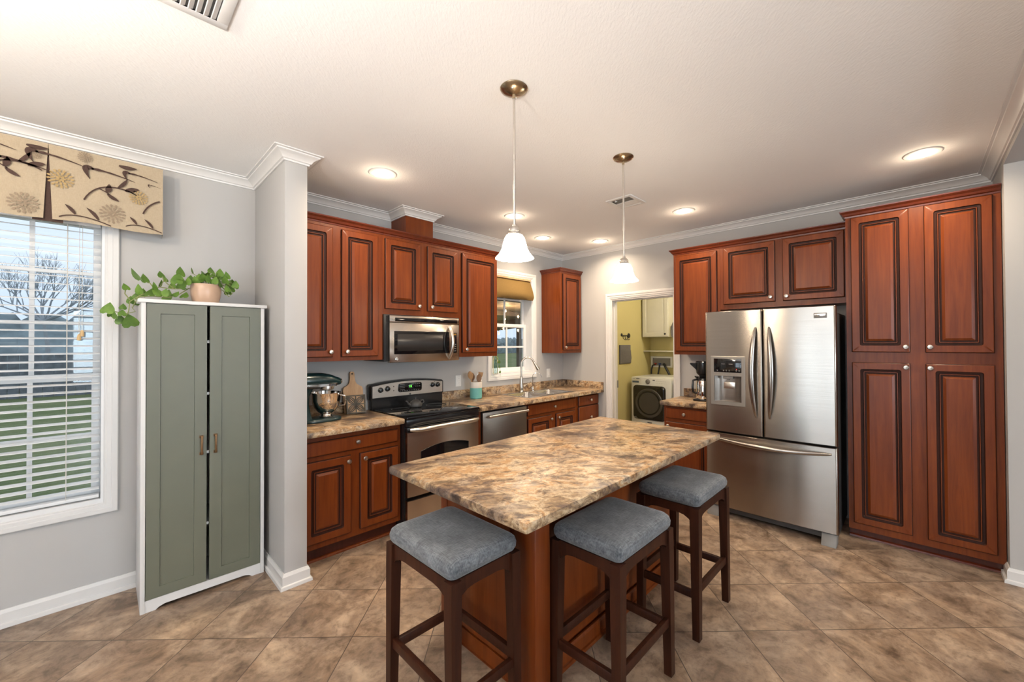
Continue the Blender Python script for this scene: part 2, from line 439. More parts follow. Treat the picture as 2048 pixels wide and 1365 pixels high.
ROOT = {}
class MB:
    def __init__(s): s.b = bmesh.new()
    def face(s, pts, mat=0):
        f = s.b.faces.new([s.b.verts.new(p) for p in pts]); f.material_index = mat
        return f
    def _hull(s, c, mat, bev):
        vs = [s.b.verts.new(p) for p in c]
        fs = [s.b.faces.new([vs[i] for i in q]) for q in ((0,3,2,1),(4,5,6,7),(0,1,5,4),(1,2,6,5),(2,3,7,6),(3,0,4,7))]
        for f in fs: f.material_index = mat
        if bev > 0:
            es = list({e for f in fs for e in f.edges})
            r = bmesh.ops.bevel(s.b, geom=es, offset=bev, segments=2, profile=0.5, affect='EDGES', clamp_overlap=True)
            for f in r['faces']: f.material_index = mat
    def box(s, x0, x1, y0, y1, z0, z1, mat=0, bev=0.0):
        x0, x1 = sorted((x0, x1)); y0, y1 = sorted((y0, y1)); z0, z1 = sorted((z0, z1))
        s._hull([(x0,y0,z0),(x1,y0,z0),(x1,y1,z0),(x0,y1,z0),(x0,y0,z1),(x1,y0,z1),(x1,y1,z1),(x0,y1,z1)], mat, bev)
    def hex(s, c, mat=0, bev=0.0):
        """eight corners: bottom four then top four"""
        s._hull([Vector(p) for p in c], mat, bev)
    def fbox(s, fr, u0, u1, v0, v1, w0, w1, mat=0, bev=0.0):
        s._hull([fr.p(u0,v0,w0), fr.p(u1,v0,w0), fr.p(u1,v0,w1), fr.p(u0,v0,w1), fr.p(u0,v1,w0), fr.p(u1,v1,w0), fr.p(u1,v1,w1), fr.p(u0,v1,w1)], mat, bev)
    def loops(s, ls, mats=0, closed=True, cap0=False, cap1=False, capm=None):
        vv = [[s.b.verts.new(p) for p in l] for l in ls]
        n = len(vv[0])
        for i in range(len(vv)-1):
            m = mats[i] if isinstance(mats, (list, tuple)) else mats
            for j in range(n if closed else n-1):
                k = (j+1) % n
                try:
                    f = s.b.faces.new((vv[i][j], vv[i][k], vv[i+1][k], vv[i+1][j])); f.material_index = m
                except ValueError: pass
        m0 = mats[0] if isinstance(mats, (list, tuple)) else mats
        m1 = mats[-1] if isinstance(mats, (list, tuple)) else mats
        if capm is not None: m1 = capm
        if cap0: f = s.b.faces.new(list(reversed(vv[0]))); f.material_index = m0
        if cap1: f = s.b.faces.new(vv[-1]); f.material_index = m1
    def lathe(s, c, prof, seg=24, axis=(0,0,1), mats=0, cap0=False, cap1=False):
        a = Vector(axis).normalized()
        t = Vector((1,0,0)) if abs(a.x) < 0.9 else Vector((0,1,0))
        e1 = a.cross(t).normalized(); e2 = a.cross(e1)
        c = Vector(c)
        ls = []
        for r, h in prof:
            r = max(r, 1e-5)
            ls.append([c + a*h + e1*(r*math.cos(2*PI*k/seg)) + e2*(r*math.sin(2*PI*k/seg)) for k in range(seg)])
        s.loops(ls, mats, True, cap0, cap1)
    def cyl(s, p0, p1, r0, r1=None, seg=16, mat=0):
        p0 = Vector(p0); p1 = Vector(p1)
        s.lathe(p0, [(r0, 0), (r0 if r1 is None else r1, (p1-p0).length)], seg, p1-p0, mat, True, True)
    def tube(s, pts, r, seg=10, mat=0, flat=None):
        """round (or elliptical: flat=(axis vector, factor)) tube along points; r may be a list"""
        pts = [Vector(p) for p in pts]
        n = len(pts); ls = []
        prev = None
        for i, p in enumerate(pts):
            d = (pts[min(i+1, n-1)] - pts[max(i-1, 0)]).normalized()
            if prev is None:
                t = Vector((0,0,1)) if abs(d.z) < 0.9 else Vector((1,0,0))
                e1 = d.cross(t).normalized()
            else:
                e1 = (prev - d*prev.dot(d)).normalized()
            prev = e1
            e2 = d.cross(e1)
            rr = r[i] if isinstance(r, (list, tuple)) else r
            l = []
            for k in range(seg):
                o = e1*(rr*math.cos(2*PI*k/seg)) + e2*(rr*math.sin(2*PI*k/seg))
                if flat: 
                    ax = Vector(flat[0]); o = o + ax*(o.dot(ax)*(flat[1]-1))
                l.append(p+o)
            ls.append(l)
        s.loops(ls, mat, True, True, True)
    def prism(s, poly, ext, mat=0):
        """poly: 3D points of one end, ext: extrusion vector"""
        e = Vector(ext)
        s.loops([[Vector(p) for p in poly], [Vector(p)+e for p in poly]], mat, True, True, True)
    def sphere(s, c, r, seg=12, mat=0, sz=1.0):
        k = 8
        s.lathe(c, [(r*math.sin(PI*i/k), -r*sz*math.cos(PI*i/k)) for i in range(k+1)], seg, (0,0,1), mat)
    def build(s, name, mats, parent=None, smooth=True, angle=35, local=False):
        me = bpy.data.meshes.new(name)
        bmesh.ops.remove_doubles(s.b, verts=s.b.verts, dist=1e-6)
        bmesh.ops.recalc_face_normals(s.b, faces=s.b.faces)
        off = Vector((0,0,0))
        if parent is not None and not local: off = ROOT.get(parent.name_full, Vector((0,0,0)))
        if off.length > 0:
            for v in s.b.verts: v.co -= off
        s.b.to_mesh(me); s.b.free()
        for m in (mats if isinstance(mats, (list, tuple)) else [mats]): me.materials.append(m)
        if smooth:
            for p in me.polygons: p.use_smooth = True
            me.set_sharp_from_angle(angle=math.radians(angle))
        o = bpy.data.objects.new(name, me); COL.objects.link(o)
        if parent is not None:
            o.parent = parent
            ROOT[o.name_full] = ROOT.get(parent.name_full, Vector((0,0,0)))
        return o

def thing(name, label, cat, loc=(0,0,0), rotz=0.0, group=None):
    o = bpy.data.objects.new(name, None); COL.objects.link(o)
    o.empty_display_size = 0.1
    o.location = loc; o.rotation_euler = (0, 0, rotz)
    o['label'] = label; o['category'] = cat
    if group: o['group'] = group
    ROOT[o.name_full] = Vector(loc)
    return o
def tag(o, label, cat, group=None):
    o['label'] = label; o['category'] = cat
    if group: o['group'] = group
    return o
def struct(o, label=None, cat=None):
    o['kind'] = 'structure'
    if label: o['label'] = label
    if cat: o['category'] = cat
    return o

def rrect(u0, u1, v0, v1, r, n=4):
    r = max(min(r, (u1-u0)/2-1e-4, (v1-v0)/2-1e-4), 1e-4)
    pts = []
    for cx, cy, a0 in ((u1-r, v1-r, 0), (u0+r, v1-r, PI/2), (u0+r, v0+r, PI), (u1-r, v0+r, 1.5*PI)):
        for k in range(n+1):
            a = a0 + PI/2*k/n
            pts.append((cx+r*math.cos(a), cy+r*math.sin(a)))
    return pts
def rloops(mb, fr, u0, u1, v0, v1, prof, mats, n=4, cap1=True, cap0=False):
    """prof: list of (inset, height w, corner radius)"""
    ls = []
    for ins, wv, r in prof:
        ls.append([fr.p(a, b, wv) for a, b in rrect(u0+ins, u1-ins, v0+ins, v1-ins, r, n)])
    mb.loops(ls, mats, True, cap0, cap1)

def knob(fr, u, v, w0, parent, name='knob'):
    mb = MB()
    mb.lathe(fr.p(u, v, w0), [(0.007, 0), (0.006, 0.010), (0.009, 0.014), (0.0155, 0.019), (0.0165, 0.024), (0.013, 0.029), (0.0, 0.031)], 16, fr.N)
    o = mb.build(name, NICKEL, parent)
    return o

def raised_door(fr, u0, u1, v0, v1, parent, kn=None, t=0.021, name='door', fw=0.047):
    mb = MB()
    prof = [(0, 0, .002), (0, t-.006, .002), (.003, t-.002, .003), (.006, t, .004), (fw, t, .014), (fw+.004, t-.008, .012), (fw+.016, t-.010, .010),
            (fw+.019, t-.004, .007), (fw+.023, t-.004, .005), (fw+.027, t-.010, .004), (fw+.035, t-.010, .003), (fw+.050, t-.001, .002), (fw+.052, t-.001, .002)]
    mats = [1, 1, 0, 0, 1, 1, 1, 0, 1, 1, 0, 0]
    rloops(mb, fr, u0, u1, v0, v1, prof, mats, cap1=True, cap0=True)
    d = mb.build(name, [CHERRY, GLAZE], parent, angle=25)
    if kn: knob(fr, kn[0], kn[1], t, d)
    return d
def drawer_front(fr, u0, u1, v0, v1, parent, kn=None, t=0.021, name='drawer_front'):
    mb = MB()
    rloops(mb, fr, u0, u1, v0, v1, [(0,0,.002), (0,t-.008,.002), (.003,t-.006,.003), (.009,t,.004), (.012,t,.004)], [1,1,0,0], cap1=True, cap0=True)
    d = mb.build(name, [CHERRY, GLAZE], parent, angle=25)
    if kn: knob(fr, kn[0], kn[1], t, d)
    return d

def sweep(mb, path, prof, mat=0, closed=False):
    """profile (d, z) swept along a floor-plan path, d measured to the right of travel, mitred corners"""
    n = len(path); P = [Vector((p[0], p[1])) for p in path]
    ls = []
    for i in range(n):
        def rn(a, b):
            d = (b-a).normalized(); return Vector((d.y, -d.x))
        if i == 0: m = rn(P[0], P[1])
        elif i == n-1: m = rn(P[-2], P[-1])
        else:
            n1 = rn(P[i-1], P[i]); n2 = rn(P[i], P[i+1])
            m = (n1+n2)/(1+n1.dot(n2))
        ls.append([Vector((P[i].x+m.x*d, P[i].y+m.y*d, z)) for d, z in prof])
    mb.loops(ls, mat, False, False, False)
    # end caps and back
    for l in (ls[0], ls[-1]):
        try: mb.face(l, mat)
        except ValueError: pass
CROWN = [(0, CEIL-.063), (.009, CEIL-.063), (.011, CEIL-.053), (.019, CEIL-.050), (.021, CEIL-.045), (.030, CEIL-.033), (.045, CEIL-.022), (.058, CEIL-.016), (.060, CEIL-.009), (.074, CEIL-.007), (.075, CEIL-.0005), (0, CEIL-.0005)]
BASE = [(0, .092), (.006, .092), (.010, .082), (.014, .074), (.014, .024), (.024, .020), (.026, .004), (.026, .0005), (0, .0005)]

def wall_with_holes(fr, u0, u1, v0, v1, t, holes, name, mat, extra=None):
    """slab behind frame fr (w from -t to 0) with rectangular holes (a,b,c,d)"""
    us = sorted({u0, u1, *[h[0] for h in holes], *[h[1] for h in holes]})
    vs = sorted({v0, v1, *[h[2] for h in holes], *[h[3] for h in holes]})
    us = [u for u in us if u0 <= u <= u1]; vs = [v for v in vs if v0 <= v <= v1]
    mb = MB()
    def solid(i, j):
        if i < 0 or j < 0 or i >= len(us)-1 or j >= len(vs)-1: return False
        cu = (us[i]+us[i+1])/2; cv = (vs[j]+vs[j+1])/2
        return not any(h[0] < cu < h[1] and h[2] < cv < h[3] for h in holes)
    for i in range(len(us)-1):
        for j in range(len(vs)-1):
            if not solid(i, j): continue
            a, b, c, d = us[i], us[i+1], vs[j], vs[j+1]
            mb.face([fr.p(a,c,0), fr.p(b,c,0), fr.p(b,d,0), fr.p(a,d,0)])
            mb.face([fr.p(a,c,-t), fr.p(a,d,-t), fr.p(b,d,-t), fr.p(b,c,-t)])
            if not solid(i-1, j): mb.face([fr.p(a,c,0), fr.p(a,d,0), fr.p(a,d,-t), fr.p(a,c,-t)])
            if not solid(i+1, j): mb.face([fr.p(b,c,0), fr.p(b,c,-t), fr.p(b,d,-t), fr.p(b,d,0)])
            if not solid(i, j-1): mb.face([fr.p(a,c,0), fr.p(a,c,-t), fr.p(b,c,-t), fr.p(b,c,0)])
            if not solid(i, j+1): mb.face([fr.p(a,d,0), fr.p(b,d,0), fr.p(b,d,-t), fr.p(a,d,-t)])
    o = mb.build(name, mat, smooth=False)
    return struct(o)
# ================================================================== THE SETTING
mb = MB(); mb.box(-7.6, 2.2, -9.4, 0.14, -0.06, 0.0)
struct(mb.build('floor', FLOOR, smooth=False), 'brown mottled stone tile floor laid on the diagonal', 'floor')
mb = MB(); mb.box(-7.6, 2.2, -9.4, 0.14, CEIL, CEIL+0.06)
struct(mb.build('ceiling', CEILM, smooth=False), 'off-white textured ceiling', 'ceiling')

XK0, XK1, ZK0, ZK1 = -1.305, -0.617, 1.125, 2.296      # kitchen window opening
XL0, XL1, ZL0, ZL1 = -5.20, -4.385, 0.555, 2.25        # dining window opening
wall_with_holes(FA(0), -7.5, 0.0, 0, CEIL, 0.15, [(XK0, XK1, ZK0, ZK1), (XL0, XL1, ZL0, ZL1)], 'wall_back', WALL)
DY0, DY1, DZ = 0.766, 1.568, 2.031                      # laundry doorway (u = -y)
wall_with_holes(FB(0), 0.0, 9.3, 0, CEIL, 0.12, [(DY0, DY1, 0, DZ)], 'wall_right', WALL)
FCW = F((0, -3.88, 0), (-1, 0, 0), (0, 0, 1), (0, 1, 0))
wall_with_holes(FCW, 0.0, 7.5, 0, CEIL, 0.15, [(0.49, 5.3, 0, 2.59)], 'wall_front', WALL)
FDW = F((-7.5, 0, 0), (0, 1, 0), (0, 0, 1), (1, 0, 0))
wall_with_holes(FDW, -9.3, 0.0, 0, CEIL, 0.12, [(-3.7, -1.7, 0.0, 2.1)], 'wall_left', WALL)  # opening for the assumed dining glass door
FEW = F((0, -9.2, 0), (-1, 0, 0), (0, 0, 1), (0, 1, 0))
wall_with_holes(FEW, 0.0, 7.5, 0, CEIL, 0.1, [(1.5, 4.9, 0.6, 2.3)], 'wall_living', WALL)  # opening for the assumed living-room window
SX0, SX1, SY = -3.616, -3.487, -0.707
mb = MB(); mb.box(SX0, SX1, SY, 0, 0, CEIL, 0, 0.004)
struct(mb.build('wall_partition', WALL), 'short grey wall return between dining corner and kitchen', 'wall')
# laundry shell
mb = MB(); mb.box(0.12, 1.86, -0.40, -0.30, 0, CEIL); struct(mb.build('wall_laundry_left', LAUNDRY, smooth=False))
mb = MB(); mb.box(1.76, 1.86, -2.3, -0.40, 0, CEIL); struct(mb.build('wall_laundry_back', LAUNDRY, smooth=False))
mb = MB(); mb.box(0.12, 1.86, -2.4, -2.3, 0, CEIL); struct(mb.build('wall_laundry_right', LAUNDRY, smooth=False))
mb = MB(); mb.box(0.1205, 0.125, -0.76, -0.40, 0, CEIL); mb.box(0.1205, 0.125, -2.3, -1.574, 0, CEIL); mb.box(0.1205, 0.125, -1.574, -0.76, DZ+.01, CEIL)
struct(mb.build('wall_laundry_front', LAUNDRY, smooth=False))

# crown mouldings
CHX0, CHX1, CHY = -2.535, -2.255, -0.26
mb = MB()
sweep(mb, [(-7.5,-3.88), (-7.5,0), (SX0,0), (SX0,SY), (SX1,SY), (SX1,0), (CHX0,0), (CHX0,CHY), (CHX1,CHY), (CHX1,0), (0,0), (0,-3.88), (-7.5,-3.88)], CROWN)
struct(mb.build('trim_1', TRIM, angle=20), 'white crown moulding around the ceiling', 'moulding')
mb = MB(); sweep(mb, [(-7.5,0), (SX0,0), (SX0,SY), (SX1,SY), (SX1,-.60)], BASE)
struct(mb.build('baseboard_back', TRIM, angle=20), 'white baseboard under the dining window and around the wall return', 'baseboard')
mb = MB(); sweep(mb, [(-.345,-3.88), (-.49,-3.88), (-.49,-4.03)], BASE)
struct(mb.build('baseboard_right', TRIM, angle=20), 'white baseboard at the foot of the wall opening', 'baseboard')
mb = MB(); sweep(mb, [(0,-.60), (0,-.694)], BASE); struct(mb.build('baseboard_door', TRIM, angle=20))

# doorway casing and jamb liner (u = -y on the fridge wall)
def casing_ring(mb, fr, u0, u1, v0, v1, wd=.066, legs=False):
    prof = [(0,0),(0,.017),(.004,.020),(.026,.020),(.030,.016),(.048,.0145),(.054,.010),(wd-.004,.010),(wd,.006),(wd,0)]
    U0, U1, V0, V1 = u0-wd, u1+wd, v0-wd, v1+wd
    if not legs:
        ls = [[fr.p(U0+i,V0+i,h), fr.p(U1-i,V0+i,h), fr.p(U1-i,V1-i,h), fr.p(U0+i,V1-i,h)] for i, h in prof]
        mb.loops(ls, 0, True)
    else:
        ls = [[fr.p(U0+i,v0,h), fr.p(U0+i,V1-i,h), fr.p(U1-i,V1-i,h), fr.p(U1-i,v0,h)] for i, h in prof]
        mb.loops(ls, 0, False)
door = bpy.data.objects.new('door_1', None); COL.objects.link(door); struct(door, 'white cased doorway into the laundry room', 'doorway')
mb = MB(); casing_ring(mb, FB(0), DY0, DY1, 0.0, DZ, .068, legs=True); mb.build('casing', TRIM, door, angle=20)
mb = MB(); fr = FB(0)
mb.fbox(fr, DY0-.001, DY0+.014, 0, DZ-.014, -.121, .002); mb.fbox(fr, DY1-.014, DY1+.001, 0, DZ-.014, -.121, .002); mb.fbox(fr, DY0-.001, DY1+.001, DZ-.014, DZ+.001, -.121, .002)
mb.fbox(fr, DY0+.014, DY0+.026, 0, DZ-.026, -.085, -.045); mb.fbox(fr, DY1-.026, DY1-.014, 0, DZ-.026, -.085, -.045); mb.fbox(fr, DY0+.014, DY1-.014, DZ-.026, DZ-.014, -.085, -.045)
mb.build('jamb', TRIM, door, angle=20)
mb = MB(); mb.fbox(fr, DY0+.0135, DY0+.0165, .93, 1.02, -.120, -.088); mb.cyl(fr.p(DY0+.018,.93,-.122), fr.p(DY0+.018,1.02,-.122), .006); mb.build('hinge', GREYP, door)

# windows ------------------------------------------------------------
def window(name, label, x0, x1, z0, z1, zm, dep, ncol, rows_up, rows_lo, cas=.062):
    fr = FA(0)
    root = bpy.data.objects.new(name, None); COL.objects.link(root); struct(root, label, 'window')
    mb = MB(); casing_ring(mb, fr, x0, x1, z0, z1, cas); mb.build('casing', TRIM, root, angle=20)
    mb = MB(); t = .012
    for a, b, c, d in ((x0-.001, x0+t, z0+t+.012, z1-t), (x1-t, x1+.001, z0+t+.012, z1-t), (x0-.001, x1+.001, z0-.001, z0+t+.012), (x0-.001, x1+.001, z1-t, z1+.001)):
        mb.fbox(fr, a, b, c, d, -.149, .004)
    mb.build('frame', VINYL, root, angle=20)
    def sash(nm, a, b, c, d, w0, w1, rows, st, bot, top):
        mb = MB()
        mb.fbox(fr, a, a+st, c, d, w0, w1, 0, .003); mb.fbox(fr, b-st, b, c, d, w0, w1, 0, .003)
        mb.fbox(fr, a+st-.002, b-st+.002, c, c+bot, w0, w1, 0, .003); mb.fbox(fr, a+st-.002, b-st+.002, d-top, d, w0, w1, 0, .003)
        o = mb.build(nm, VINYL, root, angle=25)
        mb = MB(); wm = (w0+w1)/2
        ga, gb, gc, gd = a+st, b-st, c+bot, d-top
        for k in range(1, ncol):
            u = ga+(gb-ga)*k/ncol; mb.fbox(fr, u-.010, u+.010, gc-.001, gd+.001, wm-.007, wm+.007)
        for v in rows: mb.fbox(fr, ga-.001, gb+.001, v-.010, v+.010, wm-.0065, wm+.0065)
        mb.build('muntin', VINYL, o, smooth=False)
        mb = MB(); mb.fbox(fr, ga-.004, gb+.004, gc-.004, gd+.004, wm-.002, wm+.002)
        mb.build('pane', GLASS, o, smooth=False)
    ix0, ix1, iz0, iz1 = x0+t, x1-t, z0+t+.012, z1-t
    sash('upper_sash', ix0, ix1, zm-.018, iz1, -dep-.034, -dep-.004, rows_up, .036, .036, .04)
    sash('lower_sash', ix0, ix1, iz0, zm+.022, -dep, -dep+.030, rows_lo, .040, .048, .042)
    return root
window('window_1', 'white dining window behind a slatted blind', XL0, XL1, ZL0, ZL1, 1.298, .105, 3, [1.62, 1.92], [.955])
window('window_2', 'white kitchen window over the sink', XK0, XK1, ZK0, ZK1, 1.708, .125, 2, [2.035], [1.448])
# assumed living-room window and dining glass door for the daylight fill, unseen behind the camera
for nm, fr, a, b, c, d in (('assumed_window_3', FEW, 1.5, 4.9, .6, 2.3), ('assumed_door_2', FDW, -3.7, -1.7, 0.0, 2.1)):
    root = bpy.data.objects.new(nm, None); COL.objects.link(root); struct(root)
    mb = MB(); casing_ring(mb, fr, a, b, c if c > 0 else .07, d, .07)
    mb.build('casing', TRIM, root, angle=20)
    mb = MB()
    for u in (a+.03, (a+b)/2, b-.03): mb.fbox(fr, u-.03, u+.03, c, d, -.08, -.03)
    mb.fbox(fr, a, b, c, c+.06, -.08, -.03); mb.fbox(fr, a, b, d-.06, d, -.08, -.03)
    fo = mb.build('frame', VINYL, root, smooth=False)
    mb = MB(); mb.fbox(fr, a+.05, b-.05, c+.05, d-.05, -.057, -.053); mb.build('pane', GLASS, fo, smooth=False)

# outdoors -------------------------------------------------------------
mb = MB(); mb.box(-90, 140, 0.16, 160, -.7, -.6)
g = tag(mb.build('lawn', GRASS, smooth=False), 'green lawn and field stretching away outside the windows', 'lawn'); g['kind'] = 'structure'
mb = MB()
for k in range(70):
    x = -16+k*.30
    mb.box(x, x+.285, 22, 22.03, -.6, 1.15+.03*math.sin(k*1.7))
mb.box(-16, 5, 22.03, 22.07, 0.8, .9); mb.box(-16, 5, 22.03, 22.07, -.3, -.2)
tag(mb.build('board_fence', FENCE, smooth=False), 'dark board fence across the lawn outside the dining window', 'fence')
def hedge(name, label, x0, x1, y, zt, n, seed, dep=3.0):
    rnd = random.Random(seed); mb = MB()
    for k in range(n):
        x = x0+(x1-x0)*(k+.5)/n; r = (x1-x0)/n*rnd.uniform(.6, 1.0)
        h = zt*rnd.uniform(.86, 1.04)
        seg = 9; ls = []
        for i in range(8):
            a = i/7; zz = -.6+(h+.6)*a; rr = r*(1.0+.25*math.sin(a*3)-.75*a**3)
            ls.append([Vector((x+rr*math.cos(2*PI*j/seg)*rnd.uniform(.8,1.2), y+dep*.3*rr*math.sin(2*PI*j/seg)*rnd.uniform(.8,1.2), zz*rnd.uniform(.97,1.03))) for j in range(seg)])
        mb.loops(ls, 0, True, True, True)
    o = mb.build(name, HEDGE); o['kind'] = 'stuff'
    return tag(o, label, 'trees')
hedge('tree_line', 'shrubs tinted blue for haze rising behind the outdoor fence', -20, 6, 26.5, 3.1, 18, 3)
hedge('distant_tree_line', 'long haze-tinted tree line far across the field beyond the kitchen window', 25, 95, 62, 2.9, 60, 5)
def bare_tree():
    root = thing('bare_tree', 'leafless spreading tree behind the fence outside the dining window', 'tree', (-6.1, 24.4, -.6))
    rnd = random.Random(11); mb = MB()
    def br(p, d, L, r, lev):
        pts = [p]; q = p.copy(); dd = d.copy()
        for i in range(3):
            dd = (dd+Vector((rnd.uniform(-.16,.16), rnd.uniform(-.12,.12), rnd.uniform(.0,.12)))).normalized()
            q = q+dd*(L/3); pts.append(q.copy())
        mb.tube(pts, [r, r*.85, r*.7, r*.5], 4 if lev > 2 else 6)
        if lev < 4:
            for k in range(4 if lev else 12):
                sp = .55 if lev else 1.15
                nd = (dd+Vector((rnd.uniform(-sp,sp)*1.2, rnd.uniform(-sp,sp)*.7, rnd.uniform(-.1,.3) if lev else rnd.uniform(-.75,.1)))).normalized()
                br(pts[rnd.choice((2,3,3))] if lev else pts[3], nd, L*rnd.uniform(.55,.75) if lev else rnd.uniform(1.3,1.7), (r*.5 if lev else .045), lev+1)
    br(Vector((-6.1,24.4,-.6)), Vector((0,0,1)), 3.2, .11, 0)
    mb.build('branches', BARK, root, smooth=False)
bare_tree()
# porch roof seen through the kitchen window
zc = lambda y: 2.42-.068*y
por = thing('porch_roof', 'beige boarded porch roof with beam outside the kitchen window', 'porch', (0.4, 3.0, 0.0))
mb = MB(); mb.hex([(-2.4,.2,zc(.2)), (3.3,.2,zc(.2)), (3.3,5.6,zc(5.6)), (-2.4,5.6,zc(5.6)), (-2.4,.2,zc(.2)+.1), (3.3,.2,zc(.2)+.1), (3.3,5.6,zc(5.6)+.1), (-2.4,5.6,zc(5.6)+.1)])
mb.build('roof_boards', PORCHW, por, smooth=False)
mb = MB(); mb.hex([(3.2,.2,zc(.2)-.23), (3.3,.2,zc(.2)-.23), (3.3,5.6,zc(5.6)-.23), (3.2,5.6,zc(5.6)-.23), (3.2,.2,zc(.2)), (3.3,.2,zc(.2)), (3.3,5.6,zc(5.6)), (3.2,5.6,zc(5.6))])
mb.build('rake_beam', PORCHP, por, smooth=False)
mb = MB()
for y in (1.6, 3.1, 4.6): mb.box(-2.4, 3.2, y, y+.06, zc(y)-.09, zc(y)+.01)
mb.build('rafter', PORCHW, por, smooth=False)
mb = MB(); mb.box(3.19, 3.29, 3.98, 4.08, -.6, zc(4.03)-.22); mb.build('post', PORCHP, por, smooth=False)
BL = [(1.298,2.5,2.16), (1.659,2.5,2.06), (1.276,2.5,1.99), (1.24,2.5,1.80), (1.11,2.5,1.70), (1.657,2.5,1.77)]
stl = thing('string_light', 'string of small warm bulbs hanging under the porch outside the sink window', 'string lights', (1.3, 2.5, 2.25))
mb = MB(); mb.tube([(-.6,2.5,2.2), (.4,2.5,1.95), (1.11,2.5,1.745), (1.24,2.5,1.845), (1.276,2.5,2.035), (1.298,2.5,2.205), (1.659,2.5,2.105), (1.657,2.5,1.815), (2.4,2.5,1.95), (3.2,2.5,2.2)], .004, 5)
mb.build('wire', RUBBER, stl)
for p in BL:
    mb = MB(); mb.sphere((p[0],p[1],p[2]), .020, 10, 0, 1.5); mb.build('bulb', STRBULB, stl)
    l = bpy.data.lights.new('string_lamp', 'POINT'); l.energy = 5; l.color = (1,.66,.36); l.shadow_soft_size = .03
    o = bpy.data.objects.new('string_lamp', l); o.location = Vector(p)-Vector((1.3,2.5,2.25))+Vector((0,-.06,-.05)); COL.objects.link(o); o.parent = stl

# ceiling fixtures ------------------------------------------------------
LIGHTS = [(-3.03,-.81,'nearest the cherry upper cabinets at the left'), (-1.71,-.79,'behind the near pendant rod'), (-.93,-.46,'above the sink window'),
          (-.345,-.837,'in the far corner above the small corner cabinet'), (-.73,-1.98,'over the refrigerator end of the room'), (-.77,-3.52,'above the tall pantry cabinet')]
def downlight(x, y, where, watts=11):
    t = thing('recessed_light', 'lit round recessed ceiling light '+where, 'ceiling light', (x, y, CEIL), 0, 'recessed ceiling lights')
    mb = MB(); mb.lathe((x,y,CEIL), [(.066,-.0035),(.072,-.006),(.090,-.0055),(.096,-.001),(.096,0)], 32); mb.build('trim_ring', TRIM, t)
    mb = MB(); mb.lathe((x,y,CEIL), [(.068,-.003),(.055,-.008),(.03,-.013),(.0,-.015)], 32, cap1=False); mb.build('lens', BULB, t)
    l = bpy.data.lights.new('recessed_lamp', 'AREA'); l.shape = 'DISK'; l.size = .12; l.energy = watts; l.color = WARM; l.spread = math.radians(150)
    o = bpy.data.objects.new('recessed_lamp', l); o.location = (0,0,-.017); COL.objects.link(o); o.parent = t
    l = bpy.data.lights.new('recessed_bulb', 'POINT'); l.energy = 1.3; l.color = WARM; l.shadow_soft_size = .03
    o = bpy.data.objects.new('recessed_bulb', l); o.location = (0,0,-.068); COL.objects.link(o); o.parent = t
for x, y, wh in LIGHTS: downlight(x, y, wh)

def pendant(x, y, where):
    t = thing('pendant_light', 'brushed nickel pendant with lit white bell shade '+where, 'pendant light', (x, y, CEIL), 0, 'pendants over the island')
    mb = MB(); mb.lathe((x,y,CEIL), [(.064,0),(.066,-.004),(.062,-.010),(.045,-.020),(.022,-.028),(.009,-.031),(.007,-.05)], 32); 
    can = mb.build('canopy', NICKELD, t)
    for a in (.6, .6+PI):
        mb = MB(); mb.sphere((x+.040*math.cos(a), y+.040*math.sin(a), CEIL-.022), .006, 8); mb.build('screw', NICKEL, can)
    mb = MB(); mb.cyl((x,y,CEIL-.03), (x,y,2.03), .0058, None, 12)
    for z in (2.36, 2.22): mb.cyl((x,y,z-.012), (x,y,z+.012), .0075, None, 12)
    mb.build('rod', NICKEL, t)
    mb = MB(); mb.lathe((x,y,0), [(.0,2.046),(.009,2.044),(.011,2.034),(.020,2.030),(.027,2.021),(.028,2.010),(.026,2.008),(.031,2.002),(.032,1.990),(.0,1.988)], 24); mb.build('socket_cup', NICKEL, t)
    mb = MB(); pr = [(.030,1.996),(.038,1.992),(.047,1.978),(.054,1.955),(.060,1.930),(.068,1.913),(.079,1.898),(.087,1.890),(.090,1.885)]
    mb.lathe((x,y,0), pr+[(r-.004, z-.001) for r, z in reversed(pr)], 40); mb.build('glass_shade', SHADEGL, t, angle=60)
    mb = MB(); mb.sphere((x,y,1.935), .026, 14); mb.build('bulb', BULB, t)
    l = bpy.data.lights.new('pendant_lamp', 'POINT'); l.energy = 6; l.color = WARM; l.shadow_soft_size = .05
    o = bpy.data.objects.new('pendant_lamp', l); o.location = (0,0,1.880-CEIL); COL.objects.link(o); o.parent = t
pendant(-3.052, -2.138, 'over the near half of the island')
pendant(-2.062, -2.138, 'over the far half of the island')

